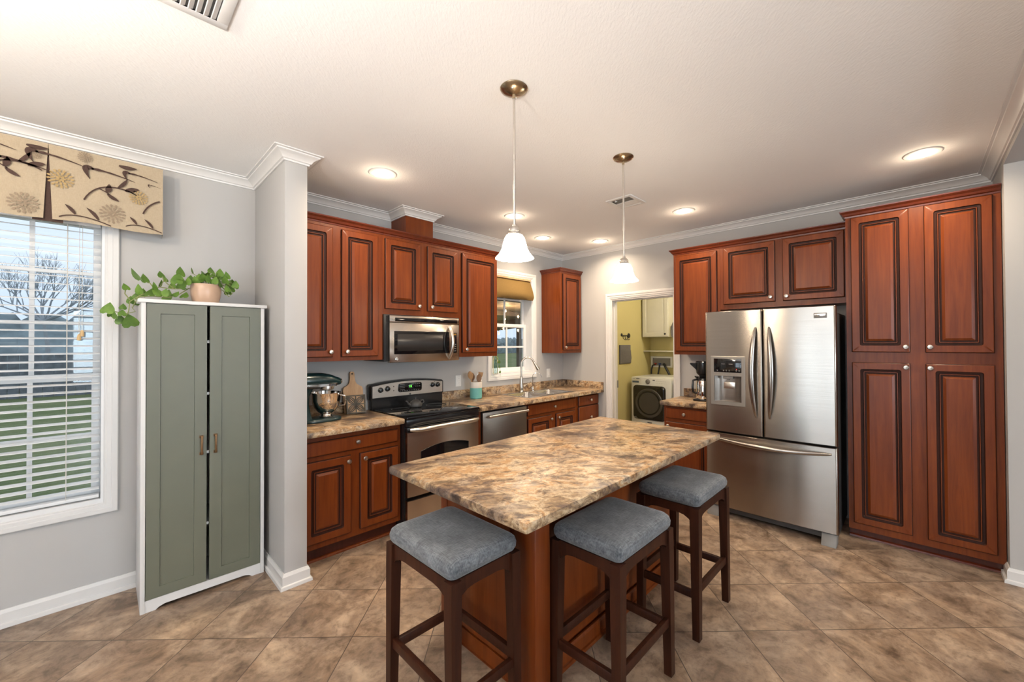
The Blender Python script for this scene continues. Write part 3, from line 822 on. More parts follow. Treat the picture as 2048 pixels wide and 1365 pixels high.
def vent(x0, x1, y0, y1, label, n, open_part=None):
    t = thing('ceiling_vent', label, 'air vent', ((x0+x1)/2, (y0+y1)/2, CEIL), 0)
    mb = MB(); z1 = CEIL; z0 = CEIL-.008; b = .035
    for a in ((x0,x1,y0,y0+b), (x0,x1,y1-b,y1), (x0,x0+b,y0+b,y1-b), (x1-b,x1,y0+b,y1-b)): mb.box(a[0],a[1],a[2],a[3],z0,z1,0,.002)
    mb.build('frame', TRIM, t)
    mb = MB(); mb.box(x0+b,x1-b,y0+b,y1-b,CEIL-.002,CEIL-.0005); mb.build('dark_duct_sheet', CHAR, t, smooth=False)  # charcoal sheet on the uncut ceiling stands in for shade between the louvers
    mb = MB(); ix0, ix1 = x0+b, x1-b
    for k in range(n):
        c = ix0+(ix1-ix0)*(k+.5)/n; d = (ix1-ix0)/n*.36
        if open_part and c < open_part: continue
        mb.hex([(c-d,y0+b,CEIL-.008), (c-d+.003,y0+b,CEIL-.009), (c-d+.003,y1-b,CEIL-.009), (c-d,y1-b,CEIL-.008), (c+d-.002,y0+b,CEIL-.003), (c+d,y0+b,CEIL-.003), (c+d,y1-b,CEIL-.003), (c+d-.002,y1-b,CEIL-.003)])
    mb.build('louvers', TRIM, t, smooth=False)
vent(-4.40, -4.068, -1.98, -1.612, 'white louvred air vent in the ceiling at the upper left, nearest the viewer', 12)
t = thing('ceiling_vent', 'small square ceiling vent with one side open and dark, beyond the far pendant rod', 'air vent', (-1.32,-1.73,CEIL))
x0, x1, y0, y1 = -1.45, -1.19, -1.85, -1.615
mb = MB(); b = .032
for a in ((x0,x1,y0,y0+b), (x0,x1,y1-b,y1), (x0,x0+b,y0+b,y1-b), (x1-b,x1,y0+b,y1-b)): mb.box(a[0],a[1],a[2],a[3],CEIL-.008,CEIL,0,.002)
mb.build('frame', TRIM, t)
mb = MB(); mb.box(x0+b,x0+b+.095,y0+b,y1-b,CEIL-.002,CEIL-.0005); mb.build('dark_duct_sheet', CHAR, t, smooth=False)  # flat dark sheet for the shade inside the open half, no real hole
mb = MB(); mb.box(x0+b+.095,x1-b,y0+b,y1-b,CEIL-.006,CEIL-.0005); mb.build('damper_plate', TRIM, t, smooth=False)
mb = MB(); mb.tube([(x0+b+.012,y1-.07,CEIL-.004), (x0+b+.022,y1-.06,CEIL-.010), (x0+b+.034,y1-.07,CEIL-.004)], .004, 6); mb.build('lever', WHITE, t)

# dining ceiling lamp assumed out of view beside the camera; the living-room one is added to brighten the ceiling
def unseen_bowl_lamp(x, y, label, watts):
    t = thing('unseen_ceiling_lamp', label, 'ceiling lamp', (x, y, CEIL))
    mb = MB(); mb.lathe((x,y,CEIL), [(.07,0),(.07,-.02),(.02,-.03),(.012,-.03),(.012,-.30),(.0,-.31)], 20); mb.build('stem', NICKEL, t)
    mb = MB(); pr = [(.0,-.36),(.08,-.35),(.15,-.31),(.19,-.26)]
    mb.lathe((x,y,CEIL), pr+[(r*.97, z+.006) for r, z in reversed(pr)], 24); mb.build('glass_bowl', BOWLGL, t)
    l = bpy.data.lights.new('unseen_bowl_lamp', 'POINT'); l.energy = watts; l.color = (1,.84,.64); l.shadow_soft_size = .09
    o = bpy.data.objects.new('unseen_bowl_lamp', l); o.location = (0,0,-.21); COL.objects.link(o); o.parent = t
unseen_bowl_lamp(-5.35, -1.75, 'assumed warm glass bowl ceiling lamp over the dining corner, out of view', 95)
unseen_bowl_lamp(-3.4, -6.3, 'unseen warm bowl lamp added in the living room to brighten the ceiling', 70)
def added_uplight(x, y, label, watts, color):  # unseen uplight added to brighten the ceiling, standing in for bounced flash
    t = thing('uplight_helper', label, 'light helper', (x, y, 0))
    mb = MB(); mb.lathe((x,y,0), [(.0,.0005),(.14,.0005),(.14,.015),(.03,.03),(.012,.04),(.012,1.40),(.0,1.41)], 24); mb.build('stand', BLACKM, t)
    mb = MB(); pr = [(.0,1.40),(.06,1.41),(.14,1.45),(.20,1.52)]
    mb.lathe((x,y,0), pr+[(r*.97, z+.008) for r, z in reversed(pr)], 28); mb.build('bowl_shade', WHITE, t)
    l = bpy.data.lights.new('uplight_fill', 'AREA'); l.shape = 'DISK'; l.size = .30; l.energy = watts; l.color = color
    o = bpy.data.objects.new('uplight_fill', l); o.location = (0,0,1.525); o.rotation_euler = (PI,0,0); COL.objects.link(o); o.parent = t
added_uplight(-5.6, -2.9, 'unseen uplight added behind the viewer in the dining area to brighten the ceiling', 85, (1,.96,.93))
added_uplight(-5.0, -3.62, 'unseen uplight added behind the viewer against the wall to brighten the ceiling', 45, (1,.96,.93))
t = thing('unseen_ceiling_lamp', 'unseen flush dome lamp added to light the laundry room', 'ceiling lamp', (.85,-1.75,CEIL))  # added lamp out of view, lights the laundry; the dome is its made-up fixture
mb = MB(); mb.lathe((.85,-1.75,CEIL), [(.15,-.0005),(.15,-.015),(.13,-.05),(.08,-.08),(.0,-.09)], 28); mb.build('dome', BOWLGL, t)
l = bpy.data.lights.new('laundry_fill_lamp', 'POINT'); l.energy = 40; l.color = (1,.91,.78); l.shadow_soft_size = .08
o = bpy.data.objects.new('laundry_fill_lamp', l); o.location = (0,0,-.19); COL.objects.link(o); o.parent = t
# ================================================================== CABINETS ON THE RANGE WALL
def cab_crown(mb, path, z0):
    sweep(mb, path, [(0, z0), (.004, z0), (.006, z0+.010), (.014, z0+.016), (.020, z0+.030), (.034, z0+.044), (.036, z0+.052), (.0, z0+.052)])
UY = -.354                                              # upper door back plane
fu = FA(UY)
UPS = 'cherry wall cabinets beside the microwave'
def upper_cab(label, x0, x1, zb, doors, path, zt=2.385, fr=fu, group=None, box=None, kn=None):
    t = thing('wall_cabinet', label, 'kitchen cabinet', (((x0+x1)/2, -.18, zb) if box is None else box[6]), 0, group)
    mb = MB()
    if box is None: mb.box(x0, x1, UY, -.002, zb, zt)
    else: mb.box(*box[:6])
    mb.build('body', CHERRY, t, smooth=False)
    for d in doors: raised_door(fr, d[0], d[1], d[2], d[3], t, kn=d[4])
    mb = MB(); cab_crown(mb, path, zt); mb.build('crown_moulding', CROWNW, t, angle=20)
    return t
upper_cab('tall two-door cherry wall cabinet at the left end, above the stand mixer', -3.485, -2.802, 1.362,
          [(-3.475,-3.200,1.393,2.360,(-3.221,1.432)), (-3.137,-2.846,1.393,2.360,(-3.101,1.432))], [(-3.485,UY),(-2.802,UY)])
upper_cab('short two-door cherry wall cabinet right above the microwave', -2.801, -2.031, 1.735,
          [(-2.785,-2.455,1.779,2.358,(-2.478,1.817)), (-2.384,-2.054,1.779,2.358,(-2.348,1.817))], [(-2.801,UY),(-2.031,UY)])
upper_cab('single-door cherry wall cabinet between the microwave and the sink window', -2.030, -1.540, 1.362,
          [(-2.001,-1.551,1.403,2.360,(-1.960,1.433))], [(-2.030,UY),(-1.540,UY),(-1.540,-.002)])
fk = FA(-.312)
upper_cab('narrow single-door cherry wall cabinet in the room corner right of the window', -.436, -.002, 1.367,
          [(-.398,-.030,1.405,2.362,(-.372,1.440))], [(-.436,-.002),(-.436,-.312),(-.002,-.312)], zt=2.378, fr=fk,
          box=(-.436,-.002,-.312,-.002,1.367,2.378,(-.22,-.15,1.367)))
t = thing('vent_chase', 'square cherry wood chase rising from the cabinets to the ceiling above the microwave', 'duct cover', (-2.395,-.13,2.437))
mb = MB(); mb.box(CHX0, CHX1, CHY, -.002, 2.438, CEIL-.001); mb.build('chase_box', CHERRY, t, smooth=False)
UYL = None

# base cabinets
BY = -.565; fb = FA(BY); BZ0 = .108; BZ1 = .872
def base_cab(label, x0, x1, fronts, doors, group=None, hollow=False):
    t = thing('base_cabinet', label, 'kitchen cabinet', ((x0+x1)/2, -.3, 0), 0, group)
    mb = MB()
    if hollow:
        for b in ((x0,x1,BY,BY+.018,BZ0,BZ1), (x0,x0+.016,BY+.018,-.004,BZ0,BZ1), (x1-.016,x1,BY+.018,-.004,BZ0,BZ1), (x0+.016,x1-.016,BY+.018,-.004,BZ0,BZ0+.016), (x0+.016,x1-.016,-.012,-.004,BZ0+.016,BZ1)): mb.box(*b)
    else: mb.box(x0, x1, BY, -.004, BZ0, BZ1)
    mb.build('body', CHERRY, t, smooth=False)
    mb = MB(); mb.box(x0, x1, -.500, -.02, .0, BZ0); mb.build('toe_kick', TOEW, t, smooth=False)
    mb = MB(); mb.prism([(x0,-.500,.0005),(x0,-.518,.0005),(x0,-.516,.010),(x0,-.510,.016),(x0,-.500,.018)], (x1-x0,0,0)); mb.build('shoe_moulding', CHERRY, t)
    for f in fronts: drawer_front(fb, f[0], f[1], f[2], f[3], t, f[4])
    for d in doors: raised_door(fb, d[0], d[1], d[2], d[3], t, kn=d[4], fw=.052)
    return t
base_cab('cherry base cabinet with one drawer over two doors, below the stand mixer', -3.485, -2.762,
         [(-3.475,-2.788,.731,.829,(-3.112,.789))], [(-3.475,-3.154,.150,.698,(-3.177,.660)), (-3.089,-2.788,.150,.698,(-3.058,.660))])
base_cab('cherry sink base cabinet with a wide false drawer over two doors', -1.345, -.462,
         [(-1.320,-.492,.731,.845,(-.898,.790))], [(-1.315,-.934,.150,.701,(-.955,.660)), (-.855,-.505,.150,.701,(-.826,.660))], hollow=True)
base_cab('narrow cherry drawer cabinet against the corner right of the sink', -.460, -.006,
         [(-.432,-.012,.731,.850,(-.200,.793)), (-.432,-.012,.440,.722,(-.200,.585)), (-.432,-.012,.150,.430,(-.200,.300))], [])
mb = MB(); mb.box(-2.027, -1.952, BY-.012, -.02, .0, BZ1); mb.box(-1.953, -1.951, BY-.010, -.03, .0, BZ1)
tag(mb.build('filler_panel', CHERRY, smooth=False), 'narrow cherry filler strip between the range and the dishwasher', 'cabinet panel')

# worktops -----------------------------------------------------------------
def slab(mb, x0, x1, y0, y1, z1, th, front_y=None):
    mb.box(x0, x1, y0, y1, z1-th, z1, 0, .009)
t = thing('countertop', 'marbled brown laminate counter left of the range', 'countertop', (-3.12,-.32,.873))
mb = MB(); mb.box(-3.485, -2.768, -.653, -.022, .873, .914, 0, .010); mb.build('worktop', GRANITE, t)
mb = MB(); mb.box(-3.485, -2.79, -.021, -.002, .874, 1.000, 0, .003); mb.build('backsplash', GRANITE, t)
SKX0, SKX1, SKY0, SKY1 = -1.285, -.475, -.575, -.085
t = thing('countertop', 'long marbled brown laminate counter running from the range to the corner, holding the sink', 'countertop', (-1.0,-.32,.873))
mb = MB()
def hole_slab(mb, X0, X1, Y0, Y1, z0, z1, hx0, hx1, hy0, hy1, e=.010):
    o = [(X0,Y0),(X1,Y0),(X1,Y1),(X0,Y1)]; h = [(hx0,hy0),(hx1,hy0),(hx1,hy1),(hx0,hy1)]
    s = [(-1,-1),(1,-1),(1,1),(-1,1)]
    def lp(P, ins, z): return [Vector((p[0]-s[i][0]*ins, p[1]-s[i][1]*ins, z)) for i, p in enumerate(P)]
    mb.loops([lp(h,0,z0), lp(o,0,z0), lp(o,0,z1-e), lp(o,e*.3,z1-e*.3), lp(o,e,z1), lp(h,0,z1), lp(h,0,z0)])
hole_slab(mb, -2.022, -.002, -.653, -.022, .873, .914, SKX0+.02, SKX1-.02, SKY0+.02, SKY1-.02)
mb.build('worktop', GRANITE, t, angle=25)
mb = MB(); mb.box(-2.022, -.022, -.021, -.002, .874, 1.000, 0, .003); mb.box(-.021, -.002, -.653, -.002, .874, 1.000, 0, .003); mb.build('backsplash', GRANITE, t)

# sink ----------------------------------------------------------------------
t = thing('kitchen_sink', 'double-bowl stainless drop-in sink under the window', 'sink', (-.88,-.33,.914))
mb = MB(); zr = .9165
xm = (SKX0+SKX1)/2
mb.box(SKX0, SKX1, SKY0, SKY0+.045, .9145, zr+.001, 0, .001); mb.box(SKX0, SKX1, SKY1-.085, SKY1, .9145, zr+.001, 0, .001)
mb.box(SKX0, SKX0+.04, SKY0+.045, SKY1-.085, .9145, zr, 0, .001); mb.box(SKX1-.04, SKX1, SKY0+.045, SKY1-.085, .9145, zr, 0, .001); mb.box(xm-.02, xm+.02, SKY0+.045, SKY1-.085, .9145, zr, 0, .001)
mb.build('rim', SINKS, t)
for a, b in ((SKX0+.035, xm-.015), (xm+.015, SKX1-.035)):
    mb = MB(); ls = []
    for ins, z, r in ((0,zr-.001,.05), (.004,.905,.05), (.012,.80,.055), (.03,.765,.06), (.09,.757,.05)):
        ls.append([Vector((p,q,z)) for p, q in rrect(a+ins, b-ins, SKY0+.04+ins, SKY1-.08-ins, r, 5)])
    mb.loops(ls, 0, True, False, True); bo = mb.build('bowl', SINKS, t, angle=50)
    mb = MB(); mb.lathe(((a+b)/2, -.34, .7575), [(.045,0),(.043,.002),(.03,.0),(.0,-.002)], 20); mb.build('drain', CHROME, bo)
t = thing('kitchen_faucet', 'tall brushed nickel gooseneck faucet with pull-down spray head', 'faucet', (-.938,-.115,.9175))
fx, fy = -.938, -.118
mb = MB(); mb.lathe((fx,fy,0), [(.030,.9178),(.030,.925),(.024,.932),(.026,.95),(.027,.97),(.022,1.02),(.017,1.07),(.016,1.085),(.018,1.087),(.018,1.097),(.013,1.10),(.0,1.101)], 20, (0,0,1), 0, True); mb.build('body', FAUCETM, t)
sd = Vector((.86,-.51,0)).normalized()
mb = MB(); pts = [Vector((fx,fy,1.09)), Vector((fx,fy,1.18)), Vector((fx,fy,1.245))]
for k in range(1, 12):
    a = PI-(PI*.90)*k/11
    pts.append(Vector((fx,fy,1.245))+sd*(.078+.078*math.cos(a))+Vector((0,0,.078*math.sin(a))))
mb.tube(pts, .0115, 12); mb.build('spout', FAUCETM, t)
e = pts[-1]; dr = (pts[-1]-pts[-2]).normalized()
mb = MB(); mb.lathe(e-dr*.004, [(.0,0),(.0125,0),(.0135,.03),(.0185,.085),(.0195,.112),(.017,.115),(.0,.115)], 18, dr+sd*.14); sh = mb.build('spray_head', FAUCETM, t)
mb = MB(); mb.cyl(e+dr*.1+sd*.034, e+dr*.065+sd*.028, .006); mb.build('spray_button', CHAR, sh)
mb = MB(); hd = Vector((.94,-.33,0)).normalized()
mb.cyl(Vector((fx,fy,.985)), Vector((fx,fy,.985))+hd*.045, .013); mb.tube([Vector((fx,fy,.985))+hd*.04, Vector((fx,fy,1.0))+hd*.07, Vector((fx,fy,1.013))+hd*.10, Vector((fx,fy,1.03))+hd*.13], [.009,.007,.006,.007], 8); mb.build('handle', FAUCETM, t)
t = thing('filter_tap', 'thin chrome filtered-water tap with small lever right of the faucet', 'faucet', (-.735,-.118,.9175))
tx, ty = -.738, -.118
mb = MB(); mb.lathe((tx,ty,0), [(.018,.918),(.018,.924),(.010,.930),(.011,.955),(.006,.965),(.0,.966)], 16, (0,0,1), 0, True); mb.build('body', CHROME, t)
mb = MB(); pts = [Vector((tx,ty,.96)), Vector((tx,ty,1.075))]
for k in range(0, 9):
    a = PI-(PI*.85)*k/8
    pts.append(Vector((tx,ty,1.09))+sd*(.055+.055*math.cos(a))+Vector((0,0,.04*math.sin(a))))
pts.append(pts[-1]+Vector((.008,-.004,-.035))); mb.tube(pts, .0042, 8); mb.build('spout', CHROME, t)
mb = MB(); mb.tube([Vector((tx,ty,.95)), Vector((tx-.03,ty-.012,.952)), Vector((tx-.05,ty-.02,.94))], [.005,.005,.007], 8); mb.build('lever', CHROME, t)

# ================================================================== RANGE
RX0, RX1 = -2.757, -2.037; RF = -.655
t = thing('electric_range', 'freestanding black and stainless electric range under the microwave', 'range', (-2.397,-.35,0))
mb = MB(); mb.box(RX0, RX1, -.615, -.035, .012, .898); mb.build('body', BLACK, t, smooth=False)
mb = MB(); mb.box(RX0-.002, RX1+.002, -.665, -.12, .9, .922, 0, .006); ct = mb.build('cooktop', BLACKG, t)
mb = MB()
for x, y, r in ((-2.58,-.50,.105), (-2.21,-.50,.085), (-2.58,-.24,.075), (-2.21,-.24,.095)):
    mb.lathe((x,y,.9222), [(r-.003,0),(r-.003,.0004),(r,.0004),(r,0)], 40)
mb.build('burner_ring', CHAR, ct)
fr = FA(RF)
mb = MB(); mb.box(RX0, RX1, RF, -.615, .845, .899, 0, .004); mb.box(RX0, RX1, RF-.004, RF, .845, .852); mb.build('vent_panel', BLACK, t)
# door with bowed stainless skin
def bowed(mb, u0, u1, v0, v1, w0, bow, th, n=14, mat=0, F_=None, ev=.004):
    """panel whose front bows out along u"""
    F_ = F_ or fr
    ls = []
    for k in range(n+1):
        s = k/n; u = u0+(u1-u0)*s; wv = w0+bow*(1-(2*s-1)**2)
        if k in (0, n): wv -= .004
        ls.append([F_.p(u,v0,w0-th), F_.p(u,v0+ev,wv), F_.p(u,v1-ev,wv), F_.p(u,v1,w0-th)])
    mb.loops(ls, mat, False)
    mb.face(ls[0], mat); mb.face(list(reversed(ls[-1])), mat)
    mb.face([l[0] for l in ls], mat); mb.face([l[3] for l in ls], mat)
mb = MB(); bowed(mb, RX0+.006, RX1-.006, .295, .802, .004, .008, .04); dr_ = mb.build('oven_door', STEELR, t, angle=50)
mb = MB(); mb.box(RX0+.004, RX1-.004, RF-.002, -.615, .800, .838, 0, .003); mb.build('door_top_trim', BLACK, dr_)
def arch(fr, u0, u1, v0, v1, rise, w, n=14):
    p = [(u0,v0),(u1,v0)]
    for k in range(n+1):
        s = k/n; p.append((u1+(u0-u1)*s, v1+rise*(1-(2*s-1)**2)))
    return [fr.p(a,b,w) for a, b in p]
mb = MB(); A = arch(fr, -2.635, -2.165, .425, .640, .036, .0145); B = arch(fr, -2.635, -2.165, .425, .640, .036, .004)
mb.loops([B, A], 0, True, False, True); mb.build('window', BLACKG, dr_, smooth=False)
mb = MB(); pts = []
for k in range(17):
    s = k/16; u = -2.735+(.675)*s
    wv = .018+.052*min(1, 4*s*(1-s)*1.6)**.6
    pts.append(fr.p(u, .822+.004*math.sin(PI*s), wv))
mb.tube(pts, [.012]+[.0165]*15+[.012], 12, 0, ((0,0,1), 1.05)); mb.build('handle', NICKEL, dr_)
mb = MB(); bowed(mb, RX0+.006, RX1-.006, .055, .272, .004, .008, .04); mb.build('storage_drawer', STEELR, t, angle=50)
mb = MB()
for x in (RX0+.05, RX1-.05):
    for y in (-.58, -.10): mb.cyl((x,y,0), (x,y,.02), .018)
mb.build('foot', CHAR, t)
# backguard
bgf = FA(-.085)
N_ = Vector((0,-1,0))
mb = MB(); ls = []
def bg_loop(ins, y):
    x0, x1 = RX0-.022+ins, RX1+.014-ins
    p = [(x0,1.0+ins), (x0,1.125-ins*.5)]
    for k in range(13):
        s = k/12; p.append((x0+.012+(x1-x0-.024)*s, 1.135-ins+.028*(1-(2*s-1)**2)))
    p += [(x1,1.125-ins*.5),(x1,1.0+ins)]
    return [Vector((a,y,b)) for a, b in p]
mb.loops([bg_loop(0,-.030), bg_loop(0,-.075), bg_loop(.006,-.092)], 0, True, True, True)
mb.box(RX0-.006, RX1+.004, -.082, -.035, .9, 1.002)
bg = mb.build('backguard', BLACK, t, angle=30)
mb = MB(); mb.loops([[Vector((p.x, -.0921, p.z)) for p in bg_loop(.016,-.0921)], [Vector((p.x, -.0945, p.z)) for p in bg_loop(.017,-.0945)]], 0, True, False, True)
mb.build('control_fascia', STEELB, bg, angle=30)
cf = FA(-.0945)
for u, v in ((-2.690,1.083), (-2.625,1.090), (-2.157,1.093), (-2.098,1.090)):
    mb = MB(); c = cf.p(u,v,0)
    mb.lathe(c, [(.024,0),(.024,.004),(.019,.006),(.0175,.024),(.014,.026),(.0,.026)], 20, N_); mb.fbox(cf, u-.004, u+.004, v-.017, v+.017, .024, .031, 0, .001)
    mb.build('control_knob', BLACK, bg)
mb = MB(); rloops(mb, cf, -2.520, -2.275, 1.048, 1.128, [(0,0,.02),(0,.004,.02),(.003,.005,.02)], [0,0]); mb.build('clock_panel', BLACKG, bg)
mb = MB(); mb.fbox(cf, -2.405, -2.399, 1.086, 1.106, .0052, .0056); mb.fbox(cf, -2.388, -2.384, 1.086, 1.106, .0052, .0056); mb.build('clock_digits', GREEN_LED, bg, smooth=False)
mb = MB()
for k in range(4):
    mb.fbox(cf, -2.508+.002, -2.508+.052, 1.117-.016*k, 1.120-.016*k, .0051, .0054)
for k in range(6): mb.fbox(cf, -2.345+.01*(k%3)*2, -2.335+.01*(k%3)*2, 1.112-.022*(k//3), 1.117-.022*(k//3), .0051, .0054)
for k in range(9): mb.fbox(cf, -2.508+.024*k, -2.496+.024*k, 1.058, 1.061, .0051, .0054)
mb.build('panel_print', INK, bg, smooth=False)
mb = MB()
for u, v in ((-2.563,1.105), (-2.563,1.068), (-2.13,1.117)): mb.lathe(cf.p(u,v,0), [(.005,0),(.004,.002),(.0,.002)], 10, N_)
mb.build('indicator_light', BLACK, bg)
mb = MB(); mb.lathe(cf.p(-2.397,1.025,0), [(.009,0),(.008,.0015),(.0,.0015)], 16, N_); mb.build('badge', CHAR, bg)

# microwave
MX0, MX1, MF = -2.800, -2.040, -.405
t = thing('microwave', 'over-the-range stainless microwave with curved handle', 'microwave', (-2.42,-.2,1.33))
mb = MB(); mb.box(MX0, MX1, -.372, -.003, 1.345, 1.733); mb.build('body', BLACK, t, smooth=False)
mf = FA(MF)
def bowedm(mb, u0, u1, v0, v1, w, th, ev=.003, mat=0, n=14, bow=.022):
    ls = []
    for k in range(n+1):
        u = u0+(u1-u0)*k/n; s = (u-(-2.765))/(.695); wv = w+bow*(1-(2*s-1)**2)
        ls.append([mf.p(u,v0,w-th), mf.p(u,v0,wv-ev), mf.p(u,v0+ev,wv), mf.p(u,v1-ev,wv), mf.p(u,v1,wv-ev), mf.p(u,v1,w-th)])
    mb.loops(ls, mat, False); mb.face(ls[0], mat); mb.face(list(reversed(ls[-1])), mat)
    mb.face([l[0] for l in ls], mat); mb.face([l[-1] for l in ls], mat)
ML, MR = -2.765, -2.070
mb = MB(); bowedm(mb, ML, MR, 1.668, 1.724, 0, .035); top = mb.build('vent_grille', STEELR, t, angle=50)
mb = MB(); bowedm(mb, ML+.045, MR-.02, 1.675, 1.708, .0015, .01); 
mb.build('grille_slot', BLACKG, top, angle=50)
mb = MB(); bowedm(mb, ML, -2.165, 1.335, 1.664, 0, .035); md = mb.build('door', STEELR, t, angle=50)
mb = MB(); bowedm(mb, -2.728, -2.185, 1.402, 1.598, .0015, .008); wn = mb.build('window', BLACKG, md, angle=50)
mb = MB(); bowedm(mb, -2.700, -2.260, 1.428, 1.572, .0022, .004); mb.build('window_screen', simple('dark_mesh_screen', (0.022,.020,.019), .25), wn, angle=50)
mb = MB(); bowedm(mb, -2.164, MR, 1.335, 1.664, 0, .035); cp = mb.build('control_panel', STEELR, t, angle=50)
mb = MB(); bowedm(mb, -2.155, -2.096, 1.402, 1.592, .0015, .008); kp = mb.build('keypad', BLACKG, cp, angle=50)
mb = MB(); bowedm(mb, -2.146, -2.104, 1.568, 1.582, .0026, .003, .0005); mb.build('clock_digits', AMBER_LED, kp)
mb = MB()
for k in range(7):
    for j in range(3):
        if k < 3 and j == 2: continue
        bowedm(mb, -2.149+.016*j, -2.139+.016*j, 1.540-.020*k, 1.545-.020*k, .0026, .003, .0005, 0, 2)
mb.build('key_print', INK, kp, smooth=False)
mb = MB(); pts = []
for k in range(15):
    s = k/14; pts.append(mf.p(-2.190+.004*math.sin(PI*s), 1.355+.295*s, .010+.060*math.sin(PI*s)**.75))
mb.tube(pts, [.010]+[.0125]*13+[.010], 12, 0, ((1,0,0), 1.15)); mb.build('handle', NICKEL, md)
mb = MB(); mb.lathe(mf.p(-2.706,1.364,.0075), [(.0145,0),(.0145,.004),(.011,.005),(.010,.003),(.0,.003)], 20, N_); mb.build('round_badge', CHROME, md)

# dishwasher
DX0, DX1 = -1.948, -1.350
t = thing('dishwasher', 'stainless dishwasher left of the sink cabinet', 'dishwasher', (-1.65,-.3,0))
mb = MB(); mb.box(DX0, DX1, -.575, -.03, .10, .868); mb.build('body', BLACK, t, smooth=False)
mb = MB(); mb.box(DX0, DX1, -.520, -.05, 0, .10); mb.build('toe_panel', BLACKM, t, smooth=False)
mb = MB(); mb.box(DX0+.006, DX1-.004, -.600, -.576, .115, .846, 0, .004); dd = mb.build('door', STEELD, t)
fd = FA(-.600)
mb = MB(); mb.cyl(fd.p(-1.905,.808,.042), fd.p(-1.375,.808,.042), .0125, None, 14)
for u in (-1.885, -1.395): mb.cyl(fd.p(u,.808,0), fd.p(u,.808,.044), .008, None, 10); mb.cyl(fd.p(u-.014,.808,.042), fd.p(u+.014,.808,.042), .0145, None, 14)
mb.build('handle', NICKEL, dd)

# ================================================================== FRIDGE WALL
XF = -.312; ff = FB(XF)
def fcab(label, u0, u1, zb, doors, path):
    t = thing('wall_cabinet', label, 'kitchen cabinet', (-.15, -(u0+u1)/2, zb))
    mb = MB(); mb.box(XF, -.002, -u1, -u0, zb, 2.385); mb.build('body', CHERRY, t, smooth=False)
    for d in doors: raised_door(ff, d[0], d[1], d[2], d[3], t, kn=d[4])
    mb = MB(); cab_crown(mb, path, 2.385); mb.build('crown_moulding', CROWNW, t, angle=20)
fcab('tall single-door cherry wall cabinet between the laundry doorway and the refrigerator', 1.700, 2.150, 1.370,
     [(1.722,2.124,1.404,2.366,(2.095,1.440))], [(-.002,-1.700),(XF,-1.700),(XF,-2.150)])
fcab('short two-door cherry wall cabinet above the refrigerator', 2.151, 3.092, 1.800,
     [(2.182,2.604,1.845,2.377,(2.573,1.886)), (2.662,3.080,1.845,2.377,(2.692,1.884))], [(XF,-2.151),(XF,-3.092)])
# drawer base and small counter
t = thing('base_cabinet', 'small cherry base cabinet with one drawer left of the refrigerator', 'kitchen cabinet', (-.25,-1.9,0))
XB = -.485; f2 = FB(XB)
mb = MB(); mb.box(XB, -.004, -2.125, -1.668, .10, .872); mb.build('body', CHERRY, t, smooth=False)
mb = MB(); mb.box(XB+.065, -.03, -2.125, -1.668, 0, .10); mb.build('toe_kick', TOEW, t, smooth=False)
drawer_front(f2, 1.690, 2.108, .748, .852, t, (1.880,.800))
raised_door(f2, 1.690, 2.108, .135, .715, t, kn=(1.72,.675))
t = thing('countertop', 'small marbled laminate counter under the coffee maker, left of the refrigerator', 'countertop', (-.27,-1.88,.873))
mb = MB(); mb.box(-.534, -.022, -2.128, -1.640, .873, .914, 0, .010); mb.build('worktop', GRANITE, t)
mb = MB(); mb.box(-.021, -.002, -2.128, -1.672, .874, 1.000, 0, .003); mb.build('backsplash', GRANITE, t)

# refrigerator
t = thing('refrigerator', 'stainless french-door refrigerator with water dispenser and bottom freezer', 'refrigerator', (-.38,-2.604,0))
U0, U1, US = 2.146, 3.062, 2.594
mb = MB(); mb.box(-.628, -.03, -U1+.012, -U0-.012, .035, 1.715, 0, .006); mb.build('cabinet', FRIDGESIDE, t)
gf = FB(-.690)
def fdoor(name, u0, u1, v0, v1, bow, hole=None):
    """door with softly crowned front and rounded edges; hole = recess opening (u0,u1,v0,v1)"""
    mb = MB(); n = 18
    us = [u0, u0+.006, u0+.012] + [u0+(u1-u0)*k/n for k in range(1, n)] + [u1-.012, u1-.006, u1]
    vs = [(v0,-.006), (v0+.005,0), (v1-.005,0), (v1,-.006)]
    if hole:
        us = sorted([u for u in us if min(abs(u-hole[0]), abs(u-hole[1])) > .004] + [hole[0], hole[1]])
        vs = vs[:2] + [(hole[2],0), (hole[3],0)] + vs[2:]
    G = []
    for u in us:
        s = (u-U0)/(U1-U0); wv = bow*(1-(2*s-1)**2)
        if u in (u0, u1): wv -= .006
        G.append([mb.b.verts.new(gf.p(u, v, wv+o)) for v, o in vs])
    Bk = [[mb.b.verts.new(gf.p(u, v, -.058)) for v in (v0, v1)] for u in us]
    for i in range(len(us)-1):
        for j in range(len(vs)-1):
            um = (us[i]+us[i+1])/2; vm = (vs[j][0]+vs[j+1][0])/2
            if hole and hole[0] < um < hole[1] and hole[2] < vm < hole[3]: continue
            mb.b.faces.new((G[i][j], G[i+1][j], G[i+1][j+1], G[i][j+1]))
        mb.b.faces.new((Bk[i][0], Bk[i+1][0], G[i+1][0], G[i][0]))
        mb.b.faces.new((G[i][-1], G[i+1][-1], Bk[i+1][1], Bk[i][1]))
        mb.b.faces.new((Bk[i][0], Bk[i][1], Bk[i+1][1], Bk[i+1][0]))
    for i in (0, -1): mb.b.faces.new([Bk[i][0]] + G[i] + [Bk[i][1]])
    return mb.build(name, STEEL, t, angle=50)
BOW = .014
NI = (2.223, 2.437, .989, 1.205)
ld = fdoor('left_door', U0, US-.004, .728, 1.758, BOW, NI)
rd = fdoor('right_door', US+.004, U1, .728, 1.758, BOW)
fz = fdoor('freezer_drawer', U0, U1, .088, .716, BOW)
